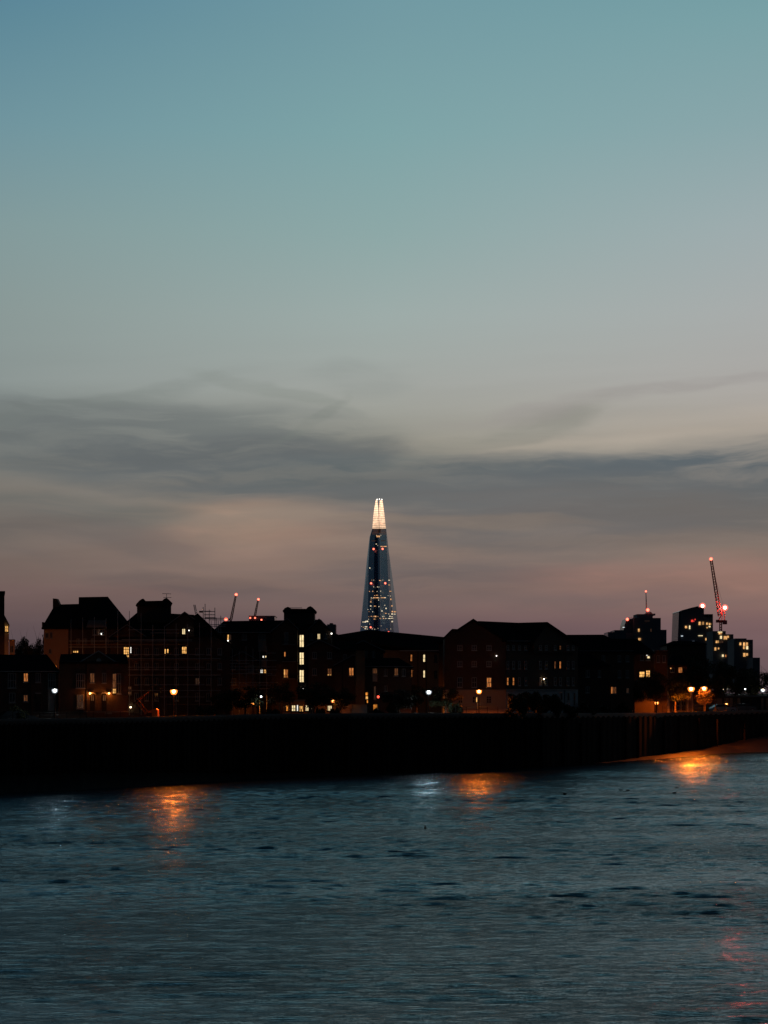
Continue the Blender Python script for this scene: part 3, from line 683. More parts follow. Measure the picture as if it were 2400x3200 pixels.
window(t, f, 888, 1976, 901, 2012, 'd', 3); window(t, f, 888, 2037, 893, 2052, 'o', 1, frame='iron'); window(t, f, 895, 2037, 901, 2058, 'd', 1); window(t, f, 886, 2091, 901, 2119, 'o', 4, 1); plain_window(t, f, 888, 2092, 890, 2117, 'lit_yellow', 'lamp', .12, .03)
for y in (2013, 2066, 2120):
    o = rect(t, f, 882, y, 922, y+2.5, 1.2, 'concrete', 'balcony', 1.2); mb = MB()
    for i in range(14): mb.tube(f.pt(882.5+i*3, y, 1.15), f.pt(882.5+i*3, y-10, 1.15), .02, n=4)
    mb.tube(f.pt(882, y-10, 1.15), f.pt(922, y-10, 1.15), .03, n=4); mb.build('balustrade', M['iron'], o)
f = Fac(930.2, 270, 961, 270); t = bldg('stair_tower', f, 'stair tower with three tall brightly lit cream windows', 'stair tower', GR)
rect(t, f, 930.4, 1960, 960, 2233, 8, 'brick_dark'); hip(t, f, 930.5, 1961, 960, 1961, 8, (940, 1937), (952, 1937))
for y in (1983, 2038, 2093):
    o = window(t, f, 935, y, 950.5, y+40, 'c', 2, 2, frame='iron')
bulb(t, f.pt(946, 2151, .2), .08)
f = Fac(880, 278, 1040, 278); t = bldg('cupola_block', f, 'dark rear block with a flat cupola between two gables', 'apartment block', GR)
rect(t, f, 880, 1972, 1030, 2233, 8, 'brick_dark'); hip(t, f, 872, 1973, 1036, 1973, 8, (897, 1937), (1003, 1936))
rect(t, f, 887, 1912, 982, 1950, 4.5, 'brick_dark', 'cupola', -1)
wall(t, f, [(882.5, 1909), (890, 1900), (899, 1896), (905, 1898), (909, 1902), (957, 1902.5), (962, 1897), (970, 1894), (977, 1898), (987, 1908), (984, 1915), (886, 1915)], 5.2, 'slate', 'cupola_roof', -.7)
rect(t, f, 906, 1898.7, 944, 1900, .5, 'steel', 'handrail', -1)
f = Fac(958, 272, 1042, 272); t = bldg('gabled_brick_block', f, 'gabled brick block just right of the lit stair tower', 'apartment block', GR)
wall(t, f, [(961, 'g'), (1036, 'g'), (1036, 1971), (997, 1936), (961, 1966)], 9, 'brick_brown'); gable(t, f, (957, 1970), (997, 1932.5), (1041, 1973), 9, trim='lead')
window(t, f, 991.5, 1980, 1001, 1998, 'c', 3, 1, frame='iron'); bulb(t, f.pt(1036, 1980, .3), .1)
wins(t, f, [(968, 1980, 978, 2000, 'd'), (1012, 1980, 1022, 1996, 'd')])
# E
f = Fac(955, 263, 1112, 263); t = bldg('brick_cottage', f, 'brick house with small arched windows below the stair tower gable', 'house', GR)
wall(t, f, [(964, 'g'), (1108, 'g'), (1108, 2035), (1062, 2027), (998, 1999), (964, 2012)], 8, 'brick_red'); gable(t, f, (956, 2017), (998, 1996.5), (1064, 2027), 8, trim='lead')
hip(t, f, 1040, 2029, 1112, 2031, 8, (1046, 2003), (1112, 2003))
wins(t, f, [(976, 2038, 990, 2058, 'd'), (1022, 2038, 1037, 2058, 'd'), (976, 2089, 990, 2110, 'd'), (1023, 2088.5, 1037, 2111, 'm'), (1072, 2045, 1084, 2064, 'd')])
plain_window(t, f, 1024.5, 2108, 1028, 2110, 'lit_yellow', 'lamp', .12, .03); plain_window(t, f, 1031, 2108, 1035, 2110, 'lit_yellow', 'lamp', .12, .03)
f = Fac(1010, 277, 1100, 277); t = bldg('rear_house', f, 'dark roofed rear house left of the tall glass spire', 'house', GR)
wall(t, f, [(1024, 'g'), (1090, 'g'), (1090, 2002), (1051, 1983), (1024, 1995)], 8, 'brick_dark'); gable(t, f, (1018, 1997), (1051, 1980), (1096, 2003), 8, trim=None)
mb = MB()
for i in range(8): mb.hexa(f.pt(1088+i*3.2, 1996, -3), f.u*.045, f.n*.05, Vector((0, 0, .12)))
mb.tube(f.pt(1086, 1993.5, -3), f.pt(1112, 1993.5, -3), .05); mb.build('parapet_rail', M['iron'], t)
rect(t, f, 1086, 1998, 1160, 2232, 5, 'brick_dark', 'wall', -3)
# entrance pavilion
f = Fac(880, 257, 985, 257); t = bldg('entrance_pavilion', f, 'single storey entrance pavilion with bright yellow windows behind the trees', 'pavilion')
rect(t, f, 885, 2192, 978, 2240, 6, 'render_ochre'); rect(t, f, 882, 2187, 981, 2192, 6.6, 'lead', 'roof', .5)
wins(t, f, [(894, 2204, 901, 2222, 'f', 1), (911, 2203, 924, 2223, 'c', 2, 2), (927.5, 2203, 932, 2223, 'w', 1), (935, 2205, 948, 2225, 'y', 3), (954, 2203, 965, 2222, 'c', 2)], frame='iron')
# garden walls, orange lit
def gwall(x0, y0, x1, D, m, label, name='garden_wall', g='lamplit garden walls'):
    f = Fac(x0, D, x1, D); t = bldg(name, f, label, 'wall', g)
    rect(t, f, x0, y0+2, x1, 2238, .35, m); rect(t, f, x0-1, y0, x1+1, y0+2, .5, 'coping', 'coping', .08)
    return t, f
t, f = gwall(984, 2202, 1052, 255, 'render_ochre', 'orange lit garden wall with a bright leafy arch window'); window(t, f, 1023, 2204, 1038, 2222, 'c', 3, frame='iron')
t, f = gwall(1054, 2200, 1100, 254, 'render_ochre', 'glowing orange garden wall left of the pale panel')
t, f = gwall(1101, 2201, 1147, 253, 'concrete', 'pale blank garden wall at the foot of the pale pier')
# G + H
f = Fac(1085, 279, 1392, 291); t = bldg('long_wing', f, 'long wing with thin lit windows on its brown wall under the glass spire', 'apartment block', GR)
wall(t, f, [(1092, 'g'), (1386, 'g'), (1386, 2038), (1092, 2026)], 11, 'brick_yellow')
hip(t, f, 1086, 2002, 1392, 2038, 11, (1152, 1968), (1392, 1991))
rect(t, f, 1250, 2032, 1386, 2035, .12, 'white_paint', 'gutter', .4)
for px in (1306, 1332): drain(t, f, px, 2036)
wins(t, f, [(1281, 2045, 1288, 2067, 'o', 1, 2), (1320.5, 2045, 1328.5, 2069, 'c', 1, 2), (1283, 2093, 1288, 2116, 'o', 1, 2), (1321, 2094.5, 1328, 2118, 'c', 1, 2), (1357, 2047, 1364, 2069, 'd', 1, 2), (1357, 2096, 1364, 2118, 'd', 1, 2)], frame='iron')
f = Fac(1050, 270, 1204, 270); t = bldg('gabled_brick_house', f, 'dark gabled house in front of the foot of the glass spire', 'house', GR)
wall(t, f, [(1110, 'g'), (1198, 'g'), (1198, 2030), (1135, 2002), (1110, 2012)], 8, 'brick_dark'); gable(t, f, (1066, 2030), (1135, 1999.5), (1203, 2031), 8, trim='lead')
wins(t, f, [(1112, 2036, 1120, 2056, 'd'), (1140, 2036, 1148, 2058, 'd'), (1163, 2036, 1172, 2056, 'd')]); bulb(t, f.pt(1108, 2039, .3), .05)
f = Fac(1044, 259, 1112, 259); t = bldg('brick_gable_house', f, 'low brick gable with one orange arched window beside the pale pier', 'house', GR)
wall(t, f, [(1048, 'g'), (1110, 'g'), (1110, 2048), (1100, 2048), (1048, 2072)], 7, 'brick_red'); gable(t, f, (1042, 2077), (1104, 2044), (1112, 2048), 7, trim='lead')
window(t, f, 1090, 2086, 1106, 2112, 'o', 2); drain(t, f, 1070, 2070)
f = Fac(1110, 258, 1141, 258); t = bldg('pier', f, 'tall pale rendered pier between the brick gable and the corner house', 'pier')
rect(t, f, 1111, 2032, 1140, 2238, 1.2, 'brick_yellow'); rect(t, f, 1109, 2029, 1142, 2032, 1.5, 'slate', 'cap', .15)
f = Fac(1140, 260, 1292, 260.5); t = bldg('corner_house', f, 'corner house with a hipped roof and orange ground floor windows', 'house', GR)
wall(t, f, [(1141, 'g'), (1286, 'g'), (1286, 2083), (1141, 2083)], 9, 'brick_dark'); hip(t, f, 1140, 2083, 1292, 2084, 9, (1141, 2056), (1246, 2056)); rect(t, f, 1141, 2082, 1290, 2084, .12, 'lead', 'gutter', .4)
wins(t, f, [(1163.5, 2088, 1179, 2106, 'm', 4), (1232, 2088, 1244, 2112, 'm', 2), (1256, 2090, 1267, 2113, 'd'), (1200, 2090, 1210, 2112, 'd'), (1200, 2143, 1210, 2160, 'd')]); rect(t, f, 1164, 2108, 1179, 2130, .08, 'stucco', 'panel', .05)
window(t, f, 1141.5, 2163, 1150.5, 2174, 'f', 1, frame='iron'); window(t, f, 1141.5, 2175, 1150.5, 2186, 'y', 1, frame='iron'); window(t, f, 1146, 2187, 1150.5, 2197, 'f', 1, frame='iron')
window(t, f, 1168, 2145, 1174.5, 2184, 'n', 1); plain_window(t, f, 1169.5, 2146, 1172, 2183, 'lit_faint', 'pane', .12, .03); window(t, f, 1165, 2200, 1180, 2221, 'f', 4, frame='iron')

# J: the big warehouse
f = Fac(1388, 268, 1582, 268); t = bldg('warehouse', f, 'big dark gabled brick warehouse with a pale stucco ground floor', 'warehouse', GR)
wall(t, f, [(1388, 2158), (1581, 2158), (1581, 2001), (1479, 1936), (1431, 1967), (1414, 1967), (1389, 1992)], 12, 'brick_dark')
gable(t, f, (1429, 1966), (1479, 1933), (1585, 2001), 12, trim=None); wall(t, f, [(1386, 1992), (1413, 1965), (1431, 1966), (1431, 1970), (1414, 1969), (1389, 1996)], 10, 'slate', 'roof', .2)
rect(t, f, 1388, 2158, 1581, 2240, 12, 'stucco', 'ground_floor', .02); rect(t, f, 1386, 2155, 1582, 2158.2, .4, 'white_paint', 'ledge', .25)
for y0, y1 in ((2016, 2032), (2066, 2083)):
    for px in (1429, 1474, 1520): window(t, f, px, y0, px+16, y1, 'd', 2, 3)
wins(t, f, [(1520, 2117, 1536, 2148, 'o', 2, 2), (1474, 2117, 1490, 2148, 'd', 2, 2), (1429, 2117, 1445, 2148, 'd', 2, 2)])
wins(t, f, [(1476, 2176, 1492, 2197, 'd', 2, 2), (1519.5, 2175, 1536, 2198, 'd', 2, 3), (1432, 2178, 1446, 2198, 'd', 2, 2)], off=.02); plain_window(t, f, 1488.5, 2179, 1491, 2194, 'lit_yellow', 'lamp', .14, .03)
bulb(t, f.pt(1551.5, 2049.5, .3), .075)
f = Fac(1581, 268.5, 1812, 281); t = bldg('warehouse_wing', f, 'receding right wing of the warehouse with a second dark gable', 'warehouse', GR)
wall(t, f, [(1582, 2157), (1806, 2157), (1806, 2012), (1582, 2003)], 11, 'brick_dark'); hip(t, f, 1570, 2002, 1806, 2010, 11, (1495, 1940.5), (1712, 1950))
wall(t, f, [(1668, 2040), (1806, 2040), (1806, 2010), (1711, 1948), (1668, 2004)], 9, 'brick_dark', 'wall', .5); gable(t, f.off(.5), (1664, 2007), (1711, 1943.5), (1812, 2012), 9, trim=None)
rect(t, f, 1582, 2002, 1664, 2004, .12, 'lead', 'gutter', .4); rect(t, f, 1582, 2154.5, 1806, 2157.2, .4, 'white_paint', 'ledge', .25); rect(t, f, 1582, 2157, 1806, 2236, 10, 'stucco_blue', 'ground_floor', .02)
for y0, y1 in ((2017, 2031), (2066, 2090), (2117, 2142)):
    for px in (1582, 1600, 1618, 1638, 1684, 1702, 1730, 1746, 1770, 1786):
        k = {(1746, 2017): 'm', (1730, 2066): 'm', (1746, 2066): 'o', (1582, 2117): 'o', (1600, 2117): 'o', (1684, 2117): 'n'}.get((px, y0), 'd')
        window(t, f, px, y0, px+7, y1, k, 1, 2, off=.5 if (px > 1668 and y1 < 2040) else 0, frame='iron' if k in 'mo' else 'white_paint')
wins(t, f, [(1750, 2165, 1757, 2190, 'd', 1), (1772, 2165, 1779, 2190, 'd', 1), (1586, 2166, 1592, 2186, 'd', 1), (1792, 2165, 1797, 2205, 'd', 1)], off=.02)
bulb(t, f.pt(1700, 2122, .3), .09, 'lamp_warm'); drain(t, f, 1765, 2157)
# K, L, M
f = Fac(1806, 305, 1988, 308); t = bldg('hipped_block', f, 'long dark block with a low hipped roof right of the warehouse', 'apartment block', GR)
wall(t, f, [(1807, 'g'), (1980, 'g'), (1980, 2034), (1807, 2034)], 11, 'brick_brown'); hip(t, f, 1760, 2034, 1984, 2035, 11, (1768, 1983.5), (1886, 1983)); rect(t, f, 1807, 2033, 1981, 2035, .12, 'lead', 'gutter', .4)
wins(t, f, [(1868, 2144, 1872, 2160, 'm', 1), (1876, 2142, 1880.5, 2165, 'm', 1), (1911, 2146, 1926, 2168, 'm', 3), (1840, 2048, 1850, 2068, 'd'), (1880, 2048, 1890, 2068, 'd'), (1930, 2048, 1940, 2068, 'd'), (1955, 2048, 1965, 2068, 'd'), (1890, 2095, 1900, 2118, 'd'), (1930, 2095, 1940, 2118, 'd'), (1955, 2095, 1965, 2118, 'd'), (1957, 2150, 1965, 2166, 'n')])
plain_window(t, f, 1910.5, 2147, 1914, 2167, 'lit_orange', 'lamp', .14, .03); bulb(t, f.pt(1804.5, 2201.5, 8), .09, 'lamp_white', 'wall_light')
f = Fac(1798, 296, 1912, 296); t = bldg('low_annexe', f, 'low brick annexe with a sloping roof against the hipped block', 'annexe', GR)
wall(t, f, [(1800, 'g'), (1906, 'g'), (1906, 2079), (1800, 2079)], 7, 'brick_red'); hip(t, f, 1796, 2079, 1910, 2079, 7, (1798, 2034), (1822, 2034))
wins(t, f, [(1830, 2095, 1842, 2116, 'd'), (1868, 2095, 1878, 2116, 'd'), (1830, 2145, 1842, 2165, 'd')])
f = Fac(1975, 325, 2050, 325); t = bldg('brown_brick_house', f, 'brown house with two bright yellow sash windows left of the dark trees', 'house', GR)
wall(t, f, [(1979, 'g'), (2044, 'g'), (2044, 2040), (1979, 2040)], 9, 'brick_dark'); hip(t, f, 1890, 2040, 2048, 2041, 9, (1905, 1996), (1992, 1997))
window(t, f, 1997, 2098, 2015, 2117, 'y', 1, 2, frame='iron'); window(t, f, 2018, 2094, 2032, 2117, 'y', 2, 3, frame='iron'); window(t, f, 2018, 2046, 2032, 2064, 'd'); window(t, f, 2000, 2046, 2012, 2064, 'd'); plain_window(t, f, 2020, 2047, 2024, 2049, 'lit_white', 'lamp', .12, .03); plain_window(t, f, 2023, 2051, 2030, 2057, 'lit_cream', 'lamp', .12, .03)
f = Fac(2045, 334, 2090, 334); t = bldg('flat_roofed_block', f, 'plain dark flat roofed block between the yellow windows and trees', 'apartment block', GR)
rect(t, f, 2045, 2034, 2086, 2236, 9, 'brick_brown'); rect(t, f, 2044, 2031.5, 2087, 2034, 9.5, 'lead', 'roof', .2); wins(t, f, [(2052, 2048, 2062, 2070, 'd'), (2070, 2048, 2080, 2070, 'd')])
f = Fac(2080, 425, 2210, 425); t = bldg('rear_terrace', f, 'dark terrace roof in front of the lit tower blocks at right', 'house', GR)
wall(t, f, [(2084, 'g'), (2205, 'g'), (2205, 2016), (2084, 2016)], 10, 'brick_dark'); hip(t, f, 2082, 2015, 2208, 2012, 10, (2104, 2003), (2176, 2004))
f = Fac(2085, 343, 2150, 343); t = bldg('dark_house', f, 'dark house among the trees with one barred orange window', 'house', GR)
rect(t, f, 2088, 2076, 2146, 2236, 8, 'brick_dark'); hip(t, f, 2086, 2076, 2150, 2076, 8, (2100, 2050), (2132, 2050)); window(t, f, 2119, 2085, 2133, 2103, 'o', 1, 4, frame='iron'); window(t, f, 2095, 2086, 2107, 2101, 'd'); plain_window(t, f, 2095, 2087, 2098, 2090, 'lit_yellow', 'lamp', .12, .03)

# riverside terrace with porch pillars at far right
f = Fac(1975, 335, 2172, 342); t = bldg('porch_terrace', f, 'lamplit ground floor terrace with pale porch pillars and hoarding panels', 'terrace')
rect(t, f, 1978, 2166, 2168, 2240, 6, 'brick_brown'); rect(t, f, 1976, 2160, 2170, 2166, 7, 'lead', 'roof', 1.0)
for x0, x1 in ((2049, 2059), (2084, 2092), (2147, 2152), (2158, 2165)): rect(t, f, x0, 2166, x1, 2234, .4, 'stucco', 'pillar', .9)
rect(t, f, 2066, 2178, 2084, 2184, .2, 'white_paint', 'fascia', .5)
for x0, x1 in ((1985, 1998), (2001, 2012), (2015, 2036)): rect(t, f, x0, 2190, x1, 2212, .1, 'render_ochre', 'hoarding', .6)
for x0, x1 in ((2064, 2074), (2100, 2125), (2128, 2143)): window(t, f, x0, 2190, x1, 2222, 'd', 2, 2)
f = Fac(2225, 358, 2400, 364); t = bldg('garage_row', f, 'row of low garages and pale posts behind the parked cars', 'garage row')
rect(t, f, 2225, 2178, 2420, 2236, 6, 'brick_brown'); rect(t, f, 2223, 2173, 2422, 2178, 6.6, 'lead', 'roof', .4)
for x0, x1 in ((2233, 2257), (2264, 2278), (2281, 2290), (2306, 2313), (2380, 2386), (2395, 2418)): rect(t, f, x0, 2181, x1, 2232, .15, 'render_ochre', 'panel', .25)
for x0, x1 in ((2318, 2345), (2350, 2376)): rect(t, f, x0, 2181, x1, 2232, .1, 'iron', 'garage_door', .12)

# ------------------------------------------------------------------ distant blocks
def far_block(name, D, label, parts, windows, group='distant tower blocks', cat='tower block'):
    xs = [p[0] for p in parts]+[p[2] for p in parts]
    f = Fac(min(xs), D, max(xs), D); t = bldg(name, f, label, cat, group)
    for (x0, y0, x1, y1, depth, off, m) in parts: rect(t, f, x0, y0, x1, y1, depth, m, 'wall', off)
    for (x0, y0, x1, y1, m) in windows: plain_window(t, f, x0, y0, x1, y1, m, 'window', 7 if False else .3, .3)
    return t, f
LF, LC, LS = 'lit_far', 'lit_cream', 'lit_strip'
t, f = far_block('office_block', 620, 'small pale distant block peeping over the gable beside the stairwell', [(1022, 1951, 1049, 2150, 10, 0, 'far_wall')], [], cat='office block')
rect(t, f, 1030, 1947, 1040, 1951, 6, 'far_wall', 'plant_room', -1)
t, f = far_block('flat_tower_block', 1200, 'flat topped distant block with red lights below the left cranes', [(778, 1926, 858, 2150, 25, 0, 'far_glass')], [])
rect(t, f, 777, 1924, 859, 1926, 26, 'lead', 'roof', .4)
def beacon(par, p, r, m='beacon'):
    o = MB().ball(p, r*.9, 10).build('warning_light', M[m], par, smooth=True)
    if m != 'beacon_dim': MB().ball(p, r*(1.75 if m == 'beacon_big' else 1.4), 12).build('lens', M['red_glow'], o, smooth=True)  # oversized emissive shell imitates the red halo around the beacon
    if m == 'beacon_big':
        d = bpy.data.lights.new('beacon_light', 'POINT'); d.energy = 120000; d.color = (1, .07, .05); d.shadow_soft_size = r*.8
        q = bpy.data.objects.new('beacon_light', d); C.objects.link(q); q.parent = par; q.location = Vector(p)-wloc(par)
    return o
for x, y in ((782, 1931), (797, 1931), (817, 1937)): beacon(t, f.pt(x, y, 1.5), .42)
# N
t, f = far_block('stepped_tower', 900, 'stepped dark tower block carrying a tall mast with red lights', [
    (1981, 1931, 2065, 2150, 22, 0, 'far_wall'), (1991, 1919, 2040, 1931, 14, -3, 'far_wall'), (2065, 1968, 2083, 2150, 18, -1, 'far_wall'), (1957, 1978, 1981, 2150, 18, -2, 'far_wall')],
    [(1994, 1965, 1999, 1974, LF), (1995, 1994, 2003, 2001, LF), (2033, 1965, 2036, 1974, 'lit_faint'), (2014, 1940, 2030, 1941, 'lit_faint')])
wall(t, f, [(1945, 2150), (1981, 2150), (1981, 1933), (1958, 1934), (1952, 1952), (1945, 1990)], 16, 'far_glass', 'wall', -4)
wall(t, f, [(2022, 1919), (2048, 1923), (2048, 1917), (2040, 1918), (2034, 1912), (2026, 1913), (2020, 1917)], 8, 'far_wall', 'plant_room', -4)
MB().tube(f.pt(2020.5, 1915, -5), f.pt(2018.5, 1850, -5), .3, .14).build('mast', M['steel'], t)
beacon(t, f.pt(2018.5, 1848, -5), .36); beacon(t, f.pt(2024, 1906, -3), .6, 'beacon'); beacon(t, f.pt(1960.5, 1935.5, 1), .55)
rect(t, f, 1964, 1930, 1996, 1931.2, 1, 'steel', 'handrail', -2)
t2, f2 = far_block('low_office', 860, 'low glassy office with short white light strips left of the stepped tower', [(1900, 1975, 1926, 2150, 16, 0, 'far_glass'), (1920, 1969, 1957, 2150, 16, .5, 'far_glass')],
    [(1946, 1959.5, 1952, 1961.3, LS), (1942, 1971, 1950, 1973, LS), (1941, 1976.5, 1949.5, 1978.2, LS), (1932, 1982, 1936.5, 1984, LS), (1937, 1987, 1947.5, 1988.8, LS), (1935, 1992, 1946, 1994, LS), (1924, 1977, 1926, 1979, LC)], cat='office block')
# Q
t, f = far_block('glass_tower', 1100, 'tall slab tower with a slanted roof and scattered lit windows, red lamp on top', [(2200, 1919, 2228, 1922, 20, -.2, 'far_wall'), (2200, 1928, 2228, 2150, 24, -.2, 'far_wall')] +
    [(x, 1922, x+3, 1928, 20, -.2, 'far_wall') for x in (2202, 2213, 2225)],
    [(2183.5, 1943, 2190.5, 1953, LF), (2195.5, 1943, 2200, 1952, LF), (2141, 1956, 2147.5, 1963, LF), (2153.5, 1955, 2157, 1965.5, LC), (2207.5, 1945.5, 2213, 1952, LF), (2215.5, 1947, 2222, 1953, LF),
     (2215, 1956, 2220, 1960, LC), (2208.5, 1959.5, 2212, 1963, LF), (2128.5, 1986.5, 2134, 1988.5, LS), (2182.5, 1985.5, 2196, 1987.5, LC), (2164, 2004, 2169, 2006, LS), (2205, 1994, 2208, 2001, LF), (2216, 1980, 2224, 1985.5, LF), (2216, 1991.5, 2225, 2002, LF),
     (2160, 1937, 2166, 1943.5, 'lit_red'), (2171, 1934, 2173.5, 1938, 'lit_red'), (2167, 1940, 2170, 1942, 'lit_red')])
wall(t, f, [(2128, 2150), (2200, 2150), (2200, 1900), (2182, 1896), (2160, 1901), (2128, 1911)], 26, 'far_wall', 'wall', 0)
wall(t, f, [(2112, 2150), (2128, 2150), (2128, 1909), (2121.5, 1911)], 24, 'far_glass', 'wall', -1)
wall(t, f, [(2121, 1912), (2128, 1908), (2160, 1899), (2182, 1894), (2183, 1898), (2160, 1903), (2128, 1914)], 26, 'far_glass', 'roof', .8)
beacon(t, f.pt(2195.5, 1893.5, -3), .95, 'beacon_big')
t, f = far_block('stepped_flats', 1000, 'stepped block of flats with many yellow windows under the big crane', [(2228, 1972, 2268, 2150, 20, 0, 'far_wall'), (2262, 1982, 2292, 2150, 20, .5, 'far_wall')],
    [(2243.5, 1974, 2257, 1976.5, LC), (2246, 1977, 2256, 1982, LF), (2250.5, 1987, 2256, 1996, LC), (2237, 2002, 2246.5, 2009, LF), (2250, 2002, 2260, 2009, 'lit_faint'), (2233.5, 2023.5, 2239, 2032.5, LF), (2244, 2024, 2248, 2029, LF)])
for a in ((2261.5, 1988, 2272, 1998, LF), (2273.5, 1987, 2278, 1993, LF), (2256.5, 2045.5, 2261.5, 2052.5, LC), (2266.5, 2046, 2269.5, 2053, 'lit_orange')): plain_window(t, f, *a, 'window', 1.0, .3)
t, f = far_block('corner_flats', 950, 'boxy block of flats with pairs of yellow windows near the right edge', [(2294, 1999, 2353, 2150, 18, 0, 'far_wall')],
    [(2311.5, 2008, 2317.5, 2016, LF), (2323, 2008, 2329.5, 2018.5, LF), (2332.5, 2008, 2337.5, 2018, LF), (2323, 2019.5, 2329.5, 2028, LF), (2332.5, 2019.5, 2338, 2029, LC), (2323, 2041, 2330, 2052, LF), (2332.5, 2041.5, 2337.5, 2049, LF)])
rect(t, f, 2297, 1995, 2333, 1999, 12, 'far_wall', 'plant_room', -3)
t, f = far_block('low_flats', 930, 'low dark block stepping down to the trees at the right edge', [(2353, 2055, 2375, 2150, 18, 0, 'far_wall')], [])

# ------------------------------------------------------------------ cranes
def lattice(mb, p, q, w, r, n):
    p, q = Vector(p), Vector(q); d = (q-p).normalized(); a = d.cross(Vector((0, 1, 0))).normalized()*w/2; b = Vector((0, 1, 0))*w/2
    cs = [a+b, a-b, -a-b, -a+b]
    for c in cs: mb.tube(p+c, q+c*.6, r, r*.8, 5)
    for i in range(n):
        t0, t1 = i/n, (i+1)/n
        for k in range(4):
            s0, s1 = 1-.4*t0, 1-.4*t1
            c0, c1 = (cs[k], cs[(k+1) % 4]) if i % 2 else (cs[(k+1) % 4], cs[k])
            mb.tube(p.lerp(q, t0)+c0*s0, p.lerp(q, t1)+c1*s1, r*.55, n=4)
D = 1400; s = D/F
t = thing('tower_crane', P(2253, 'g' and 2150, D), 'tall luffing tower crane rising over the lit flats at right', 'crane', 'tower cranes')
mb = MB(); lattice(mb, P(2253, 2150, D), P(2252, 1940, D), 2.0, .32, 26); mb.build('mast', M['crane_paint'], t)
mb = MB(); lattice(mb, P(2250, 1925, D), P(2222.5, 1751, D), 2.1, .30, 22); mb.build('jib', M['crane_paint'], t)
mb = MB(); mb.box(P(2238, 1945, D)-Vector((0, 1.6, 0)), P(2268, 1938, D)+Vector((0, 1.6, 0))); mb.build('slewing_deck', M['crane_paint'], t)
MB().box(P(2259, 1951, D)-Vector((0, 1.8, 0)), P(2271, 1939, D)+Vector((0, 1.8, 0))).build('counterweight', M['far_wall'], t)
MB().box(P(2237, 1946, D)-Vector((0, 2.5, 0)), P(2246, 1937, D)-Vector((0, .8, 0))).build('cab', M['crane_paint'], t)
mb = MB(); mb.tube(P(2246, 1938, D), P(2264, 1902, D), .35); mb.tube(P(2264, 1938, D), P(2265, 1902, D), .3); mb.tube(P(2256, 1938, D), P(2259, 1904, D), .25); mb.build('frame', M['crane_paint'], t)
MB().tube(P(2264, 1902, D), P(2230, 1790, D), .07, n=4).build('cable', M['iron'], t)
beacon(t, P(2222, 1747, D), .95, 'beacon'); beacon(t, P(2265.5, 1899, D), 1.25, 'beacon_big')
for i, (D, base, tip, lab, cw) in enumerate(((1700, (722, 1936), (737, 1861), 'distant leaning crane jib, the taller of the two at left', 5), (1900, (796, 1928), (806.5, 1876), 'distant shorter leaning crane jib above the flat block', 3))):
    t = thing('tower_crane', P(base[0], 2150, D), lab, 'crane', 'tower cranes')
    mb = MB(); lattice(mb, P(base[0]+1, 2150, D), P(*base, D), 1.4, .3, 24); mb.build('mast', M['crane_paint'], t)
    mb = MB(); lattice(mb, P(*base, D), P(*tip, D), 1.5, .34, 16); mb.build('jib', M['crane_paint'], t)
    MB().box(P(base[0]-8, base[1]+3, D)-Vector((0, 1, 0)), P(base[0]-2, base[1]-3, D)+Vector((0, 1, 0))).build('counterweight', M['far_wall'], t)
    beacon(t, P(tip[0]+1, tip[1]-3, D), 1.0 if i == 0 else .95)
    if i == 0: beacon(t, P(706, 1935, D)-Vector((0, 0, 0)), 1.15, 'beacon')

# ------------------------------------------------------------------ the tall glass spire tower
D = 3300.0
t = thing('glass_spire_tower', P(1190, 2165, D)*Vector((1, 1, 0))+Vector((0, 0, G)), 'very tall tapering glass spire tower with a brightly lit crown', 'skyscraper')
def q3(x, y, d): return P(x, y, D+d)
def facet(name, m, cols, par=t, thick=3.0):
    """cols: list of (y, xl, dl, xr, dr) from bottom to top"""
    mb = MB(); vs = []
    for (y, xl, dl, xr, dr) in cols: vs += [q3(xl, y, dl), q3(xr, y, dr)]
    n = len(vs); vs += [v+Vector((0, thick, 0)) for v in vs]; fs = []
    for i in range(len(cols)-1):
        a = 2*i; fs += [(a, a+1, a+3, a+2), (n+a, n+a+2, n+a+3, n+a+1), (a, a+2, n+a+2, n+a), (a+1, n+a+1, n+a+3, a+3)]
    fs += [(0, n, n+1, 1), (n-2, n-1, 2*n-1, 2*n-2)]
    return MB().add(vs, fs).build(name, M[m], par)
facet('left_facet', 'tower_mid', [(2165, 1107, 26, 1146, 4), (1985, 1124, 24, 1149, 6), (1745, 1147, 22, 1152, 10), (1678, 1155, 20, 1156, 14), (1654, 1163, 20, 1163.4, 20)])
facet('front_facet', 'tower_dark', [(2165, 1146, 4, 1190, 0), (1985, 1149, 6, 1189, 3), (1745, 1152, 10, 1187.5, 8), (1678, 1156, 14, 1186.5, 10), (1652, 1163.5, 16, 1186, 11)])
facet('right_facet', 'tower_mid', [(2165, 1190.2, 0, 1227, 10), (1985, 1189.2, 3, 1220, 12), (1745, 1187.7, 8, 1211, 14), (1652, 1186.2, 11, 1206.5, 16)])
facet('shaded_facet', 'tower_dark', [(2165, 1227.2, 10, 1240, 30), (1985, 1220.2, 12, 1231, 30), (1850, 1215, 13, 1222, 30), (1745, 1211.2, 14, 1217, 28), (1652, 1206.7, 16, 1207.2, 20)])
facet('side_fin', 'tower_pale', [(2165, 1236, 40, 1258, 46), (1985, 1226, 40, 1248, 46), (1850, 1219, 38, 1232.5, 44), (1730, 1213, 36, 1216, 42)])
facet('core', 'tower_dark', [(2165, 1166, 32, 1184, 34), (1745, 1169, 30, 1181, 32), (1670, 1172, 26, 1180, 28)], thick=20)
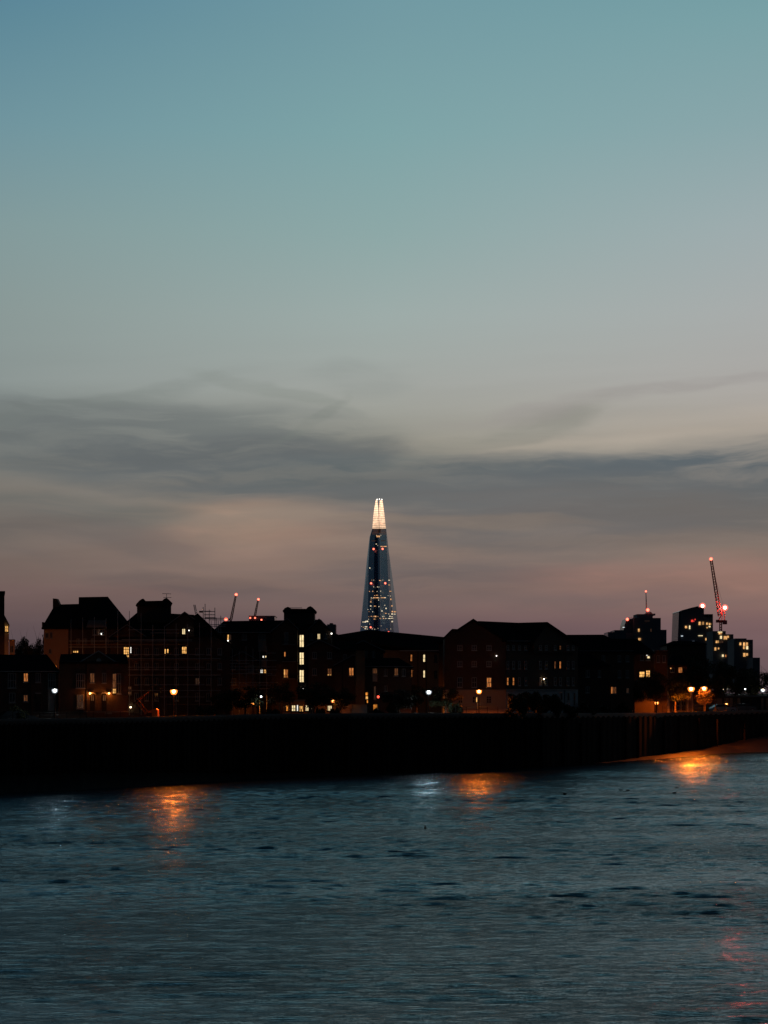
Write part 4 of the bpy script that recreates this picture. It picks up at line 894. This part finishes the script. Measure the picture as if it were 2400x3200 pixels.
facet('crown_shard', 'crown_light', [(1652, 1163.7, 20, 1184.3, 12), (1620, 1166, 20, 1183.5, 13), (1590, 1169.5, 20, 1181.8, 14), (1562, 1174.5, 20, 1179.2, 16)], thick=1.5)
facet('crown_shard', 'crown_light', [(1652, 1185.8, 12, 1206, 20), (1620, 1185, 13, 1202.5, 20), (1590, 1184.5, 14, 1199, 20), (1563, 1187, 16, 1195, 20)], thick=1.5)
facet('crown_spine', 'far_wall', [(1665, 1180, 22, 1191, 22), (1600, 1181.5, 22, 1186.5, 22), (1572, 1182, 22, 1185.5, 22)], thick=2)
for i, y in enumerate((1655, 1659, 1663, 1668)):
    plain_window(t, Fac(1100, D+9, 1300, D+9), 1166-i*1.2, y, 1184, y+1, 'lit_dim', 'lit_floor', 0, .5); plain_window(t, Fac(1100, D+9, 1300, D+9), 1187, y, 1205+i, y+1, 'lit_dim', 'lit_floor', 0, .5)
ft = Fac(1000, D-1, 1400, D-1)
def tw(zx, zy, w, m, h=None):
    x, y = 1080+zx/4.81, 1540+zy/4.81; w = w/4.81; h = (h/4.81) if h else max(1.6, min(w, 2.2))
    plain_window(t, ft, x-w/2, y-h/2, x+w/2, y+h/2, m, 'lit_window', 0, .4)
O, W_ = 'tower_lit', 'tower_cream'
for a in ((395, 1312, 8, O), (424, 1312, 8, W_), (560, 1312, 8, W_), (520, 1318, 30, O), (652, 1314, 26, W_), (655, 1385, 24, O), (423, 1414, 12, W_), (481, 1415, 12, W_), (502, 1416, 8, W_), (360, 1482, 11, O), (411, 1480, 20, O), (474, 1483, 10, W_), (529, 1478, 12, W_), (672, 1480, 30, O),
          (470, 1540, 30, O), (438, 1545, 10, O), (530, 1545, 8, W_), (388, 1580, 14, W_), (455, 1577, 80, O), (498, 1580, 14, W_), (412, 1583, 10, W_), (560, 1577, 60, O), (598, 1577, 18, W_), (385, 1610, 12, O), (378, 1640, 18, O, 20), (498, 1612, 12, W_), (685, 1600, 20, O, 24), (640, 1545, 8, W_), (674, 1552, 10, W_),
          (380, 1701, 24, W_), (440, 1703, 30, O), (502, 1709, 12, W_), (590, 1690, 10, W_), (610, 1738, 16, W_, 18), (695, 1700, 22, O, 20), (337, 1753, 8, W_), (375, 1748, 10, W_), (352, 1786, 9, O), (407, 1788, 10, W_), (547, 1777, 16, W_, 20), (606, 1812, 24, O), (650, 1822, 12, W_), (705, 1785, 26, O, 18), (742, 1788, 30, O, 16), (700, 1822, 22, W_, 18), (735, 1824, 26, W_),
          (390, 1856, 22, O), (440, 1858, 38, O, 18), (349, 1862, 8, O), (556, 1860, 14, W_), (578, 1860, 10, W_), (665, 1856, 22, W_, 14), (695, 1862, 20, W_), (525, 1888, 24, O), (573, 1888, 20, O), (604, 1890, 18, W_), (655, 1889, 36, W_), (700, 1887, 28, W_), (345, 1900, 10, W_), (432, 1898, 26, O), (487, 1860, 8, O),
          (318, 1932, 40, W_, 18), (280, 1942, 50, W_), (701, 1935, 22, W_, 20), (361, 1972, 8, W_), (306, 2014, 36, W_, 14), (268, 2020, 16, O), (242, 2010, 8, W_), (300, 2043, 26, W_), (326, 2048, 10, W_), (400, 2045, 12, W_), (438, 2050, 10, W_), (488, 2038, 8, W_), (535, 2000, 6, W_), (680, 2047, 8, W_), (620, 2046, 8, O), (366, 1130, 16, W_, 16),
          (570, 806, 95, O), (490, 655, 50, O, 24), (465, 640, 10, W_), (530, 640, 10, W_), (462, 770, 14, W_), (484, 790, 8, W_), (564, 722, 64, 'lit_faint'), (420, 722, 60, 'lit_faint')):
    tw(*a)
for zx, zy, r in ((421, 845, 1.7), (556, 843, 1.7), (383, 1360, 1.7), (596, 1359, 1.7), (377, 2022, 1.4), (646, 2098, 1.9), (430, 458, 1.0), (540, 458, 1.0)):
    beacon(t, P(1080+zx/4.81, 1540+zy/4.81, D-3), r*.8, 'beacon')
for zx, zy in ((475, 100), (509, 96), (544, 100)): MB().ball(P(1080+zx/4.81, 1540+zy/4.81, D+10), .9, 8).build('tip_light', M['spark'], t, smooth=True)

# ------------------------------------------------------------------ street lamps
def lamp(x, y, D, m, label, r=.19, h=None, twin=False, k=1.0):
    p = P(x, y, D); t = thing('street_lamp', (p.x, p.y, G), label, 'street lamp', 'street lamps along the far bank')
    g = Vector((p.x, p.y, G))
    MB().lathe(g, [(.13, 0), (.13, .5), (.07, .6), (.06, 1.2), (.045, p.z-G-.3)], 8).build('post', M['iron'], t)
    if twin: MB().tube(p-Vector((.5, 0, .3)), p+Vector((.5, 0, -.2)), .04).build('arm', M['iron'], t)
    for dx in ((-.3, .12) if False else ((-.32, .3) if twin else (0,))):
        c = p+Vector((dx, 0, .1 if dx > .2 else 0))
        MB().lathe(c, [(.02, -r*1.2), (r*.62, -r), (r*.95, -r*.3), (r, r*.2), (r*.7, r*.6), (r*.3, r*.75)], 12).build('bulb', M[m], t, smooth=True)
        gl = 'amber_glow' if m in ('sodium', 'sodium_soft') else 'pale_glow'
        if m != 'beacon_dim': MB().lathe(c, [(.03, -r*2.0), (r*1.3, -r*1.8), (r*2.0, -r*.5), (r*2.05, r*.3), (r*1.7, r*.8)], 14).build('lantern_glow', M[gl], t, smooth=True)  # emissive shell wider than the bulb imitates the halo around the lamp
        MB().lathe(c+Vector((0, 0, r*.82)), [(r*1.7, 0), (r*1.5, .03), (r*.9, .12), (.04, .2), (.03, .28)], 14).build('cap', M['iron'], t)
        if m != 'beacon_dim' and dx <= 0: point(t, c, m, k, r*.6)
    return t
lamp(171, 2157, 214, 'lamp_white', 'white street lantern in front of the low terrace at left', .15)
lamp(543, 2160, 224.5, 'sodium', 'lone orange street lamp before the scaffolded block')
lamp(1340, 2162, 252, 'lamp_white', 'bright white street lamp near the middle among dark trees', .17, k=3)
lamp(1497, 2160, 259, 'sodium', 'orange street lamp in front of the warehouse ground floor', .17)
lamp(2160, 2152, 322, 'sodium', 'left of the two bright orange lamps at far right', .25, k=4.2)
lamp(2200, 2151, 328, 'sodium', 'orange lamp glowing inside the small lit tree', .25, k=2.8)
lamp(2266, 2153, 352, 'lamp_warm', 'twin headed small white lamp right of the lit tree', .11, twin=True)
lamp(2329, 2153.5, 362, 'lamp_white', 'small white lamp second from the right edge', .1)
lamp(2384, 2156, 368, 'lamp_warm', 'warm lamp nearest the right edge', .2)
lamp(1182, 2177, 255, 'beacon_dim', 'dim orange globe lamp by the corner house', .16)
lamp(816, 2176.5, 250, 'lamp_white', 'tiny white lamp among the dark trees left of the pavilion', .08, k=.25)
# lamps behind the front houses; unseen ones added to light the walls
lamp(165, 2085, 247, 'sodium_soft', 'unseen back lane lamp lighting the orange rendered wall', .22, k=5)
lamp(1040, 2190, 250.5, 'sodium_soft', 'shaded orange lamp by the glowing garden wall', .13)
lamp(790, 2195, 262, 'sodium_soft', 'unseen orange lamp added behind trees to light the red brick block', .13, k=2.5)
lamp(1300, 2180, 270, 'sodium_soft', 'unseen orange lamp added behind the dark tree to light the brown wing wall', .13, k=4)
lamp(2052, 2196, 321, 'sodium_soft', 'low orange lamp beside the porch pillars', .16, k=.3)
lamp(2270, 2200, 346, 'sodium_soft', 'low orange lamp before the garage row', .12)

# ------------------------------------------------------------------ trees and bushes
def leaf_mesh(name, seed, n, rx, rz, zc, clumps, m, leaf=.32):
    rng = np.random.default_rng(seed)
    c = rng.normal(0, 1, (clumps, 3)); c /= np.linalg.norm(c, axis=1)[:, None]; c *= (rng.random(clumps)**.45)[:, None]
    c *= np.array([rx, rx, rz])*.86
    cr = rng.uniform(.2, .42, clumps)*rx
    w = cr**2; idx = rng.choice(clumps, n, p=w/w.sum())
    d = rng.normal(0, 1, (n, 3)); d /= np.linalg.norm(d, axis=1)[:, None]; d *= (rng.random(n)**.4)[:, None]
    p = c[idx]+d*cr[idx][:, None]*np.array([1, 1, .85]); p[:, 2] += zc
    u = rng.normal(0, 1, (n, 3)); u /= np.linalg.norm(u, axis=1)[:, None]; v = np.cross(u, rng.normal(0, 1, (n, 3))); v /= np.linalg.norm(v, axis=1)[:, None]
    s = leaf*rng.uniform(.5, 1.2, (n, 1))
    V = np.stack([p-u*s*.5, p+v*s*.28, p+u*s*.5, p-v*s*.28], 1).reshape(-1, 3)
    me = bpy.data.meshes.new(name); me.from_pydata(V.tolist(), [], [(4*i, 4*i+1, 4*i+2, 4*i+3) for i in range(n)]); me.materials.append(M[m]); return me
def trunk_mesh(seed, h, r):
    rnd = random.Random(seed); mb = MB(); p = Vector((0, 0, 0)); pts = [p]
    for i in range(4):
        p = p+Vector((rnd.uniform(-.15, .15), rnd.uniform(-.15, .15), h*.25)); pts.append(p)
    for i in range(4): mb.tube(pts[i], pts[i+1], r*(1-.18*i), r*(1-.18*(i+1)), 7)
    for k in range(7):
        a = rnd.uniform(0, 6.28); b = pts[2+k % 3]; e = b+Vector((math.cos(a)*h*.35, math.sin(a)*h*.35, h*rnd.uniform(.2, .4))); mb.tube(b, e, r*.35, r*.1, 5)
        mb.tube(e, e+Vector((math.cos(a+.8)*h*.15, math.sin(a+.8)*h*.15, h*.15)), r*.12, r*.04, 4)
    me = bpy.data.meshes.new('trunk'); me.from_pydata([tuple(v) for v in mb.v], [], mb.f); me.materials.append(M['bark']); return me
TV = []
for i in range(5):
    TV.append((trunk_mesh(i, 5.5, .2), leaf_mesh('crown', 20+i, 5200, 3.1, 2.7, 5.1, 26, 'leaf')))
TL = (trunk_mesh(9, 5.0, .16), leaf_mesh('crown', 41, 3000, 3.0, 2.7, 5.0, 20, 'leaf_lit'))
def tree(x, ytop, wpx, D, label, v=None, group='trees along the far bank', lit=False):
    base = Vector(((x-CX)/F*D, D, G)); zt = zat(ytop, D)
    t = thing('tree', base, label, 'tree', group)
    tm, cm = TL if lit else TV[(v if v is not None else int(x)) % 5]
    for nm, me in (('trunk', tm), ('crown', cm)):
        o = bpy.data.objects.new(nm, me); C.objects.link(o); o.parent = t
    sx = wpx*D/F/5.6; sz = (zt-G)/7.9
    t.scale = (sx, sx, sz); t.rotation_euler = (0, 0, (x*1.7) % 6.28)
    return t
BM = [leaf_mesh('bush', 60+i, 2600, 1.0, .8, .55, 14, 'leaf', .2) for i in range(3)]
def bush(x, ytop, wpx, D, label):
    o = bpy.data.objects.new('bush', BM[int(x) % 3]); C.objects.link(o); o.location = ((x-CX)/F*D, D, G)
    s = wpx*D/F/2.2; o.scale = (s, s, (zat(ytop, D)-G)/1.35); tag(o, label, 'bush', 'bushes along the far bank')
for x, y, w, D, l in ((60, 1980, 60, 300, 'leftmost rear tree showing above the low annexe'), (95, 1986, 70, 305, 'rear tree behind the back lane with a low round crown'), (130, 1966, 62, 268, 'rear tree touching the orange rendered wall'), (110, 2010, 90, 262, 'broad rear tree filling the gap beside the steep roofed block')): tree(x, y, w, D, l)
for x, y, w, D, l in (
    (765, 2140, 120, 252, 'dark tree at the foot of the pale scaffold rails'), (700, 2160, 90, 250, 'small dark tree under the pale scaffolding'),
    (990, 2128, 120, 249, 'big dark tree over the bright pavilion windows'), (1062, 2150, 90, 250, 'dark tree above the glowing garden wall'),
    (1245, 2150, 110, 249, 'dark tree just left of the central white lamp'), (1300, 2136, 90, 262, 'dark rounded tree behind the central white lamp'), (1395, 2140, 100, 256, 'dark tree between the white lamp and the warehouse'),
    (1980, 2118, 90, 310, 'dark tree in front of the yellow sash windows'), (2050, 2095, 95, 318, 'tall dark tree right of the yellow sash windows'), (2110, 2104, 90, 326, 'dark tree beneath the barred orange window'),
    (2165, 2072, 110, 345, 'tall dark tree behind the left orange lamp'), (2240, 2060, 120, 352, 'tall dark tree behind the lamplit small tree'), (2235, 2105, 70, 338, 'round dark tree just right of the lit tree'), (2300, 2072, 110, 360, 'dark tree below the boxy lit flats'),
    (2360, 2084, 110, 372, 'dark tree above the small white lamps'), (2420, 2088, 100, 380, 'dark tree cut off by the right edge'), (2190, 2035, 90, 400, 'far dark tree below the slab tower'), (2150, 2045, 90, 395, 'far dark tree beside the terrace roof')): tree(x, y, w, D, l)
tree(875, 2112, 100, 250, 'faintly lit yellow green tree left of the pavilion windows', lit=True)
tree(2203, 2138, 62, 327.5, 'small tree glowing orange around its street lamp', lit=True)
tree(2388, 2165, 60, 372, 'low lit tree under the warm lamp at the right edge', lit=True)
for x, y, w, D, l in ((1612, 2166, 80, 258, 'large dark bush before the blue grey stucco, leftmost of the row'), (1660, 2160, 90, 264, 'tall dark bush in the middle of the stucco wall'), (1720, 2168, 80, 268, 'dark rounded bush right of the tall one'), (1770, 2190, 80, 272, 'low sloping bush at the right end of the stucco'), (1820, 2195, 90, 280, 'low dark bush beside the small white bollard light'),
    (1000, 2212, 44, 246, 'low round bush between two orange wall panels'), (1045, 2213, 46, 246, 'low round bush before the arch window'), (1185, 2210, 50, 250, 'orange tinged bush by the striped window'), (1230, 2200, 60, 250, 'dark bush left of the middle of the quay'), (1420, 2195, 60, 255, 'dark bush at the left end of the pink stucco'),
    (1880, 2205, 100, 290, 'wide low bush below the faint window pair'), (1940, 2196, 80, 300, 'dark bush left of the hoarding panels'), (60, 2200, 80, 216, 'low dark bush in front of the left terrace'), (640, 2205, 90, 240, 'low dark bush right of the boom lift'), (850, 2215, 60, 245, 'low bush catching yellow light left of the pavilion')): bush(x, y, w, D, l)

# ------------------------------------------------------------------ cars, boom lift, ducks, bird
def make_car(m):
    t = thing('parked_car', (0, 0, 0), 'x', 'car', 'cars parked along the far bank')
    side = [(-2.1, .35), (-2.15, .75), (-2.0, .95), (-1.2, 1.0), (-.6, 1.02), (.9, 1.02), (1.3, .98), (2.0, .85), (2.15, .6), (2.1, .32), (1.75, .28), (1.55, .5), (1.2, .5), (1.0, .28), (-1.0, .28), (-1.2, .5), (-1.55, .5), (-1.75, .28)]
    b = MB().prism([(x, -.86, z) for x, z in side], (0, 1.72, 0)).build('body', M[m], t)
    cab = [(-1.75, .98), (-1.2, 1.42), (.25, 1.45), (1.0, 1.0)]
    vs = [(x, -.80+(z > 1.1)*.12, z) for x, z in cab]+[(x, .80-(z > 1.1)*.12, z) for x, z in cab]
    MB().add(vs, [(3, 2, 1, 0), (4, 5, 6, 7), (0, 1, 5, 4), (1, 2, 6, 5), (2, 3, 7, 6)]).build('cabin', M['glass_dark'], t)
    MB().add([(-1.2, -.7, 1.44), (.25, -.7, 1.47), (.25, .7, 1.47), (-1.2, .7, 1.44), (-1.2, -.7, 1.42), (.25, -.7, 1.45), (.25, .7, 1.45), (-1.2, .7, 1.42)], [(0, 1, 2, 3), (7, 6, 5, 4), (0, 4, 5, 1), (1, 5, 6, 2), (2, 6, 7, 3), (3, 7, 4, 0)]).build('roof', M[m], t)
    for x in (-1.38, 1.38):
        for y in (-.78, .78):
            w = MB().lathe((x, y-.1, .32), [(.2, 0), (.32, .02), (.32, .18), (.2, .2)], 16, (0, 1, 0)).build('wheel', M['rubber'], t)
            MB().lathe((x, y-.115 if y < 0 else y+.095, .32), [(.19, 0), (.17, .02)], 12, (0, 1, 0)).build('rim', M['steel'], w)
    return t
cars = [(make_car('car_dark'), 52, 216, 0, 'dark car with its headlamp on at the left edge of the quay'),
        (make_car('car_pale'), 2260, 346, .15, 'pale parked car right of the glowing tree'), (make_car('car_grey'), 2322, 357, .12, 'grey parked car in the middle of the right group'), (None, 2395, 366, .2, 'pale parked car at the right edge')]
for i, (c, x, D, rz, l) in enumerate(cars):
    if c is None: c = copy_tree(cars[1][0])
    c.location = ((x-CX)/F*D, D, G+.006); c.rotation_euler = (0, 0, rz); c['label'] = l
c = cars[0][0]
for y in (-.6, .6):
    hl = MB().ball((-2.13, y, .72), .085, 10).build('headlight', M['headlamp'], None, smooth=True); hl.parent = c; hl.location = (-2.13, y, .64)
c.rotation_euler = (0, 0, .45)

def boom_lift():
    D = 221; g = P(487, 2240, D); g.z = G
    t = thing('boom_lift', g, 'orange cherry picker with its bent boom folded upward', 'boom lift')
    a = lambda x, y, d=0: P(x, y, D+d)
    mb = MB(); mb.box((a(466, 0).x, D-.9, G+.35), (a(496, 0).x, D+.9, G+.75)); mb.build('chassis', M['picker_orange'], t)
    for x in (471, 491):
        for d in (-.95, .75): MB().lathe(a(x, 0, d)*Vector((1, 1, 0))+Vector((0, 0, G+.35)), [(.2, 0), (.35, .02), (.35, .2), (.2, .22)], 14, (0, 1, 0)).build('wheel', M['rubber'], t)
    z0 = G+.77
    mb = MB(); mb.prism([(a(477, 0).x, D-.7, z0), (a(495, 0).x, D-.7, z0), (a(495, 0).x, D-.7, z0+.75), (a(489, 0).x, D-.7, z0+.9), (a(477, 0).x, D-.7, z0+.8)], (0, 1.4, 0)); mb.build('turntable', M['picker_orange'], t)
    P0 = Vector((a(480, 0).x, D, z0+.6)); P1 = a(456, 2231); P2 = a(427, 2195); P3 = a(428, 2186); P4 = a(469, 2159)
    MB().tube(P0, P1+Vector((0, 0, .2)), .12, .11, 6).build('lower_boom', M['picker_orange'], t)
    mb = MB(); mb.tube(P1, P2, .09, .08, 6); mb.tube(P1+Vector((.25, .2, .15)), P2+Vector((.25, .2, .15)), .05, .05, 5); mb.build('riser', M['picker_orange'], t)
    MB().tube(P2, P3, .12, .12, 6).build('knuckle', M['iron'], t)
    mb = MB(); mb.tube(P3, P4, .09, .06, 6); mb.tube(P3+Vector((.05, .15, -.25)), P3.lerp(P4, .6)+Vector((0, .15, -.12)), .04, .04, 5); mb.build('upper_boom', M['picker_orange'], t)
    b0 = P4+Vector((.1, -.4, -.15)); mb = MB(); mb.box(b0, b0+Vector((1.0, .8, .06)))
    for dx in (0, 1.0):
        for dy in (0, .8): mb.tube(b0+Vector((dx, dy, 0)), b0+Vector((dx, dy, .75)), .025, n=4)
    for z in (.4, .75):
        for (p, q) in (((0, 0), (1, 0)), ((1, 0), (1, .8)), ((1, .8), (0, .8)), ((0, .8), (0, 0))): mb.tube(b0+Vector((p[0], p[1], z)), b0+Vector((q[0], q[1], z)), .022, n=4)
    mb.build('basket', M['iron'], t)
boom_lift()

def duck_mesh():
    mb = MB(); prof = [(-.24, .10, .01), (-.2, .09, .03), (-.12, .06, .08), (0, .05, .10), (.1, .06, .09), (.16, .09, .06), (.18, .14, .035), (.19, .19, .035), (.215, .215, .042), (.25, .21, .025), (.30, .20, .012)]
    n = 8; vs = []
    for x, z, r in prof: vs += [(x, math.cos(k*2*math.pi/n)*r, z+math.sin(k*2*math.pi/n)*r) for k in range(n)]
    m = len(prof); fs = [(i*n+k, i*n+(k+1) % n, (i+1)*n+(k+1) % n, (i+1)*n+k) for i in range(m-1) for k in range(n)]+[tuple(range(n)), tuple(range((m-1)*n, m*n))[::-1]]
    me = bpy.data.meshes.new('duck'); me.from_pydata(vs, [], fs); me.materials.append(M['feather'])
    for p in me.polygons: p.use_smooth = True
    return me
dm = duck_mesh()
for x, y, l in ((1329, 2589, 'nearest small dark duck, alone on the water right of centre'), (1765, 2482, 'lone dark duck left of the floating pair'), (1940, 2471, 'left duck of the close pair on the water'), (1962, 2472, 'right duck of the close pair on the water'), (2116, 2464, 'farther duck left of the orange reflection'), (2108, 2479, 'nearer duck left of the orange reflection')):
    D = ZC*F/(y-HY); o = bpy.data.objects.new('duck', dm); C.objects.link(o); o.location = ((x-CX)/F*D, D, -.02); o.rotation_euler = (0, 0, (x*2.3) % 6.28); o.scale = (.95,)*3
    tag(o, l, 'duck', 'ducks on the river')
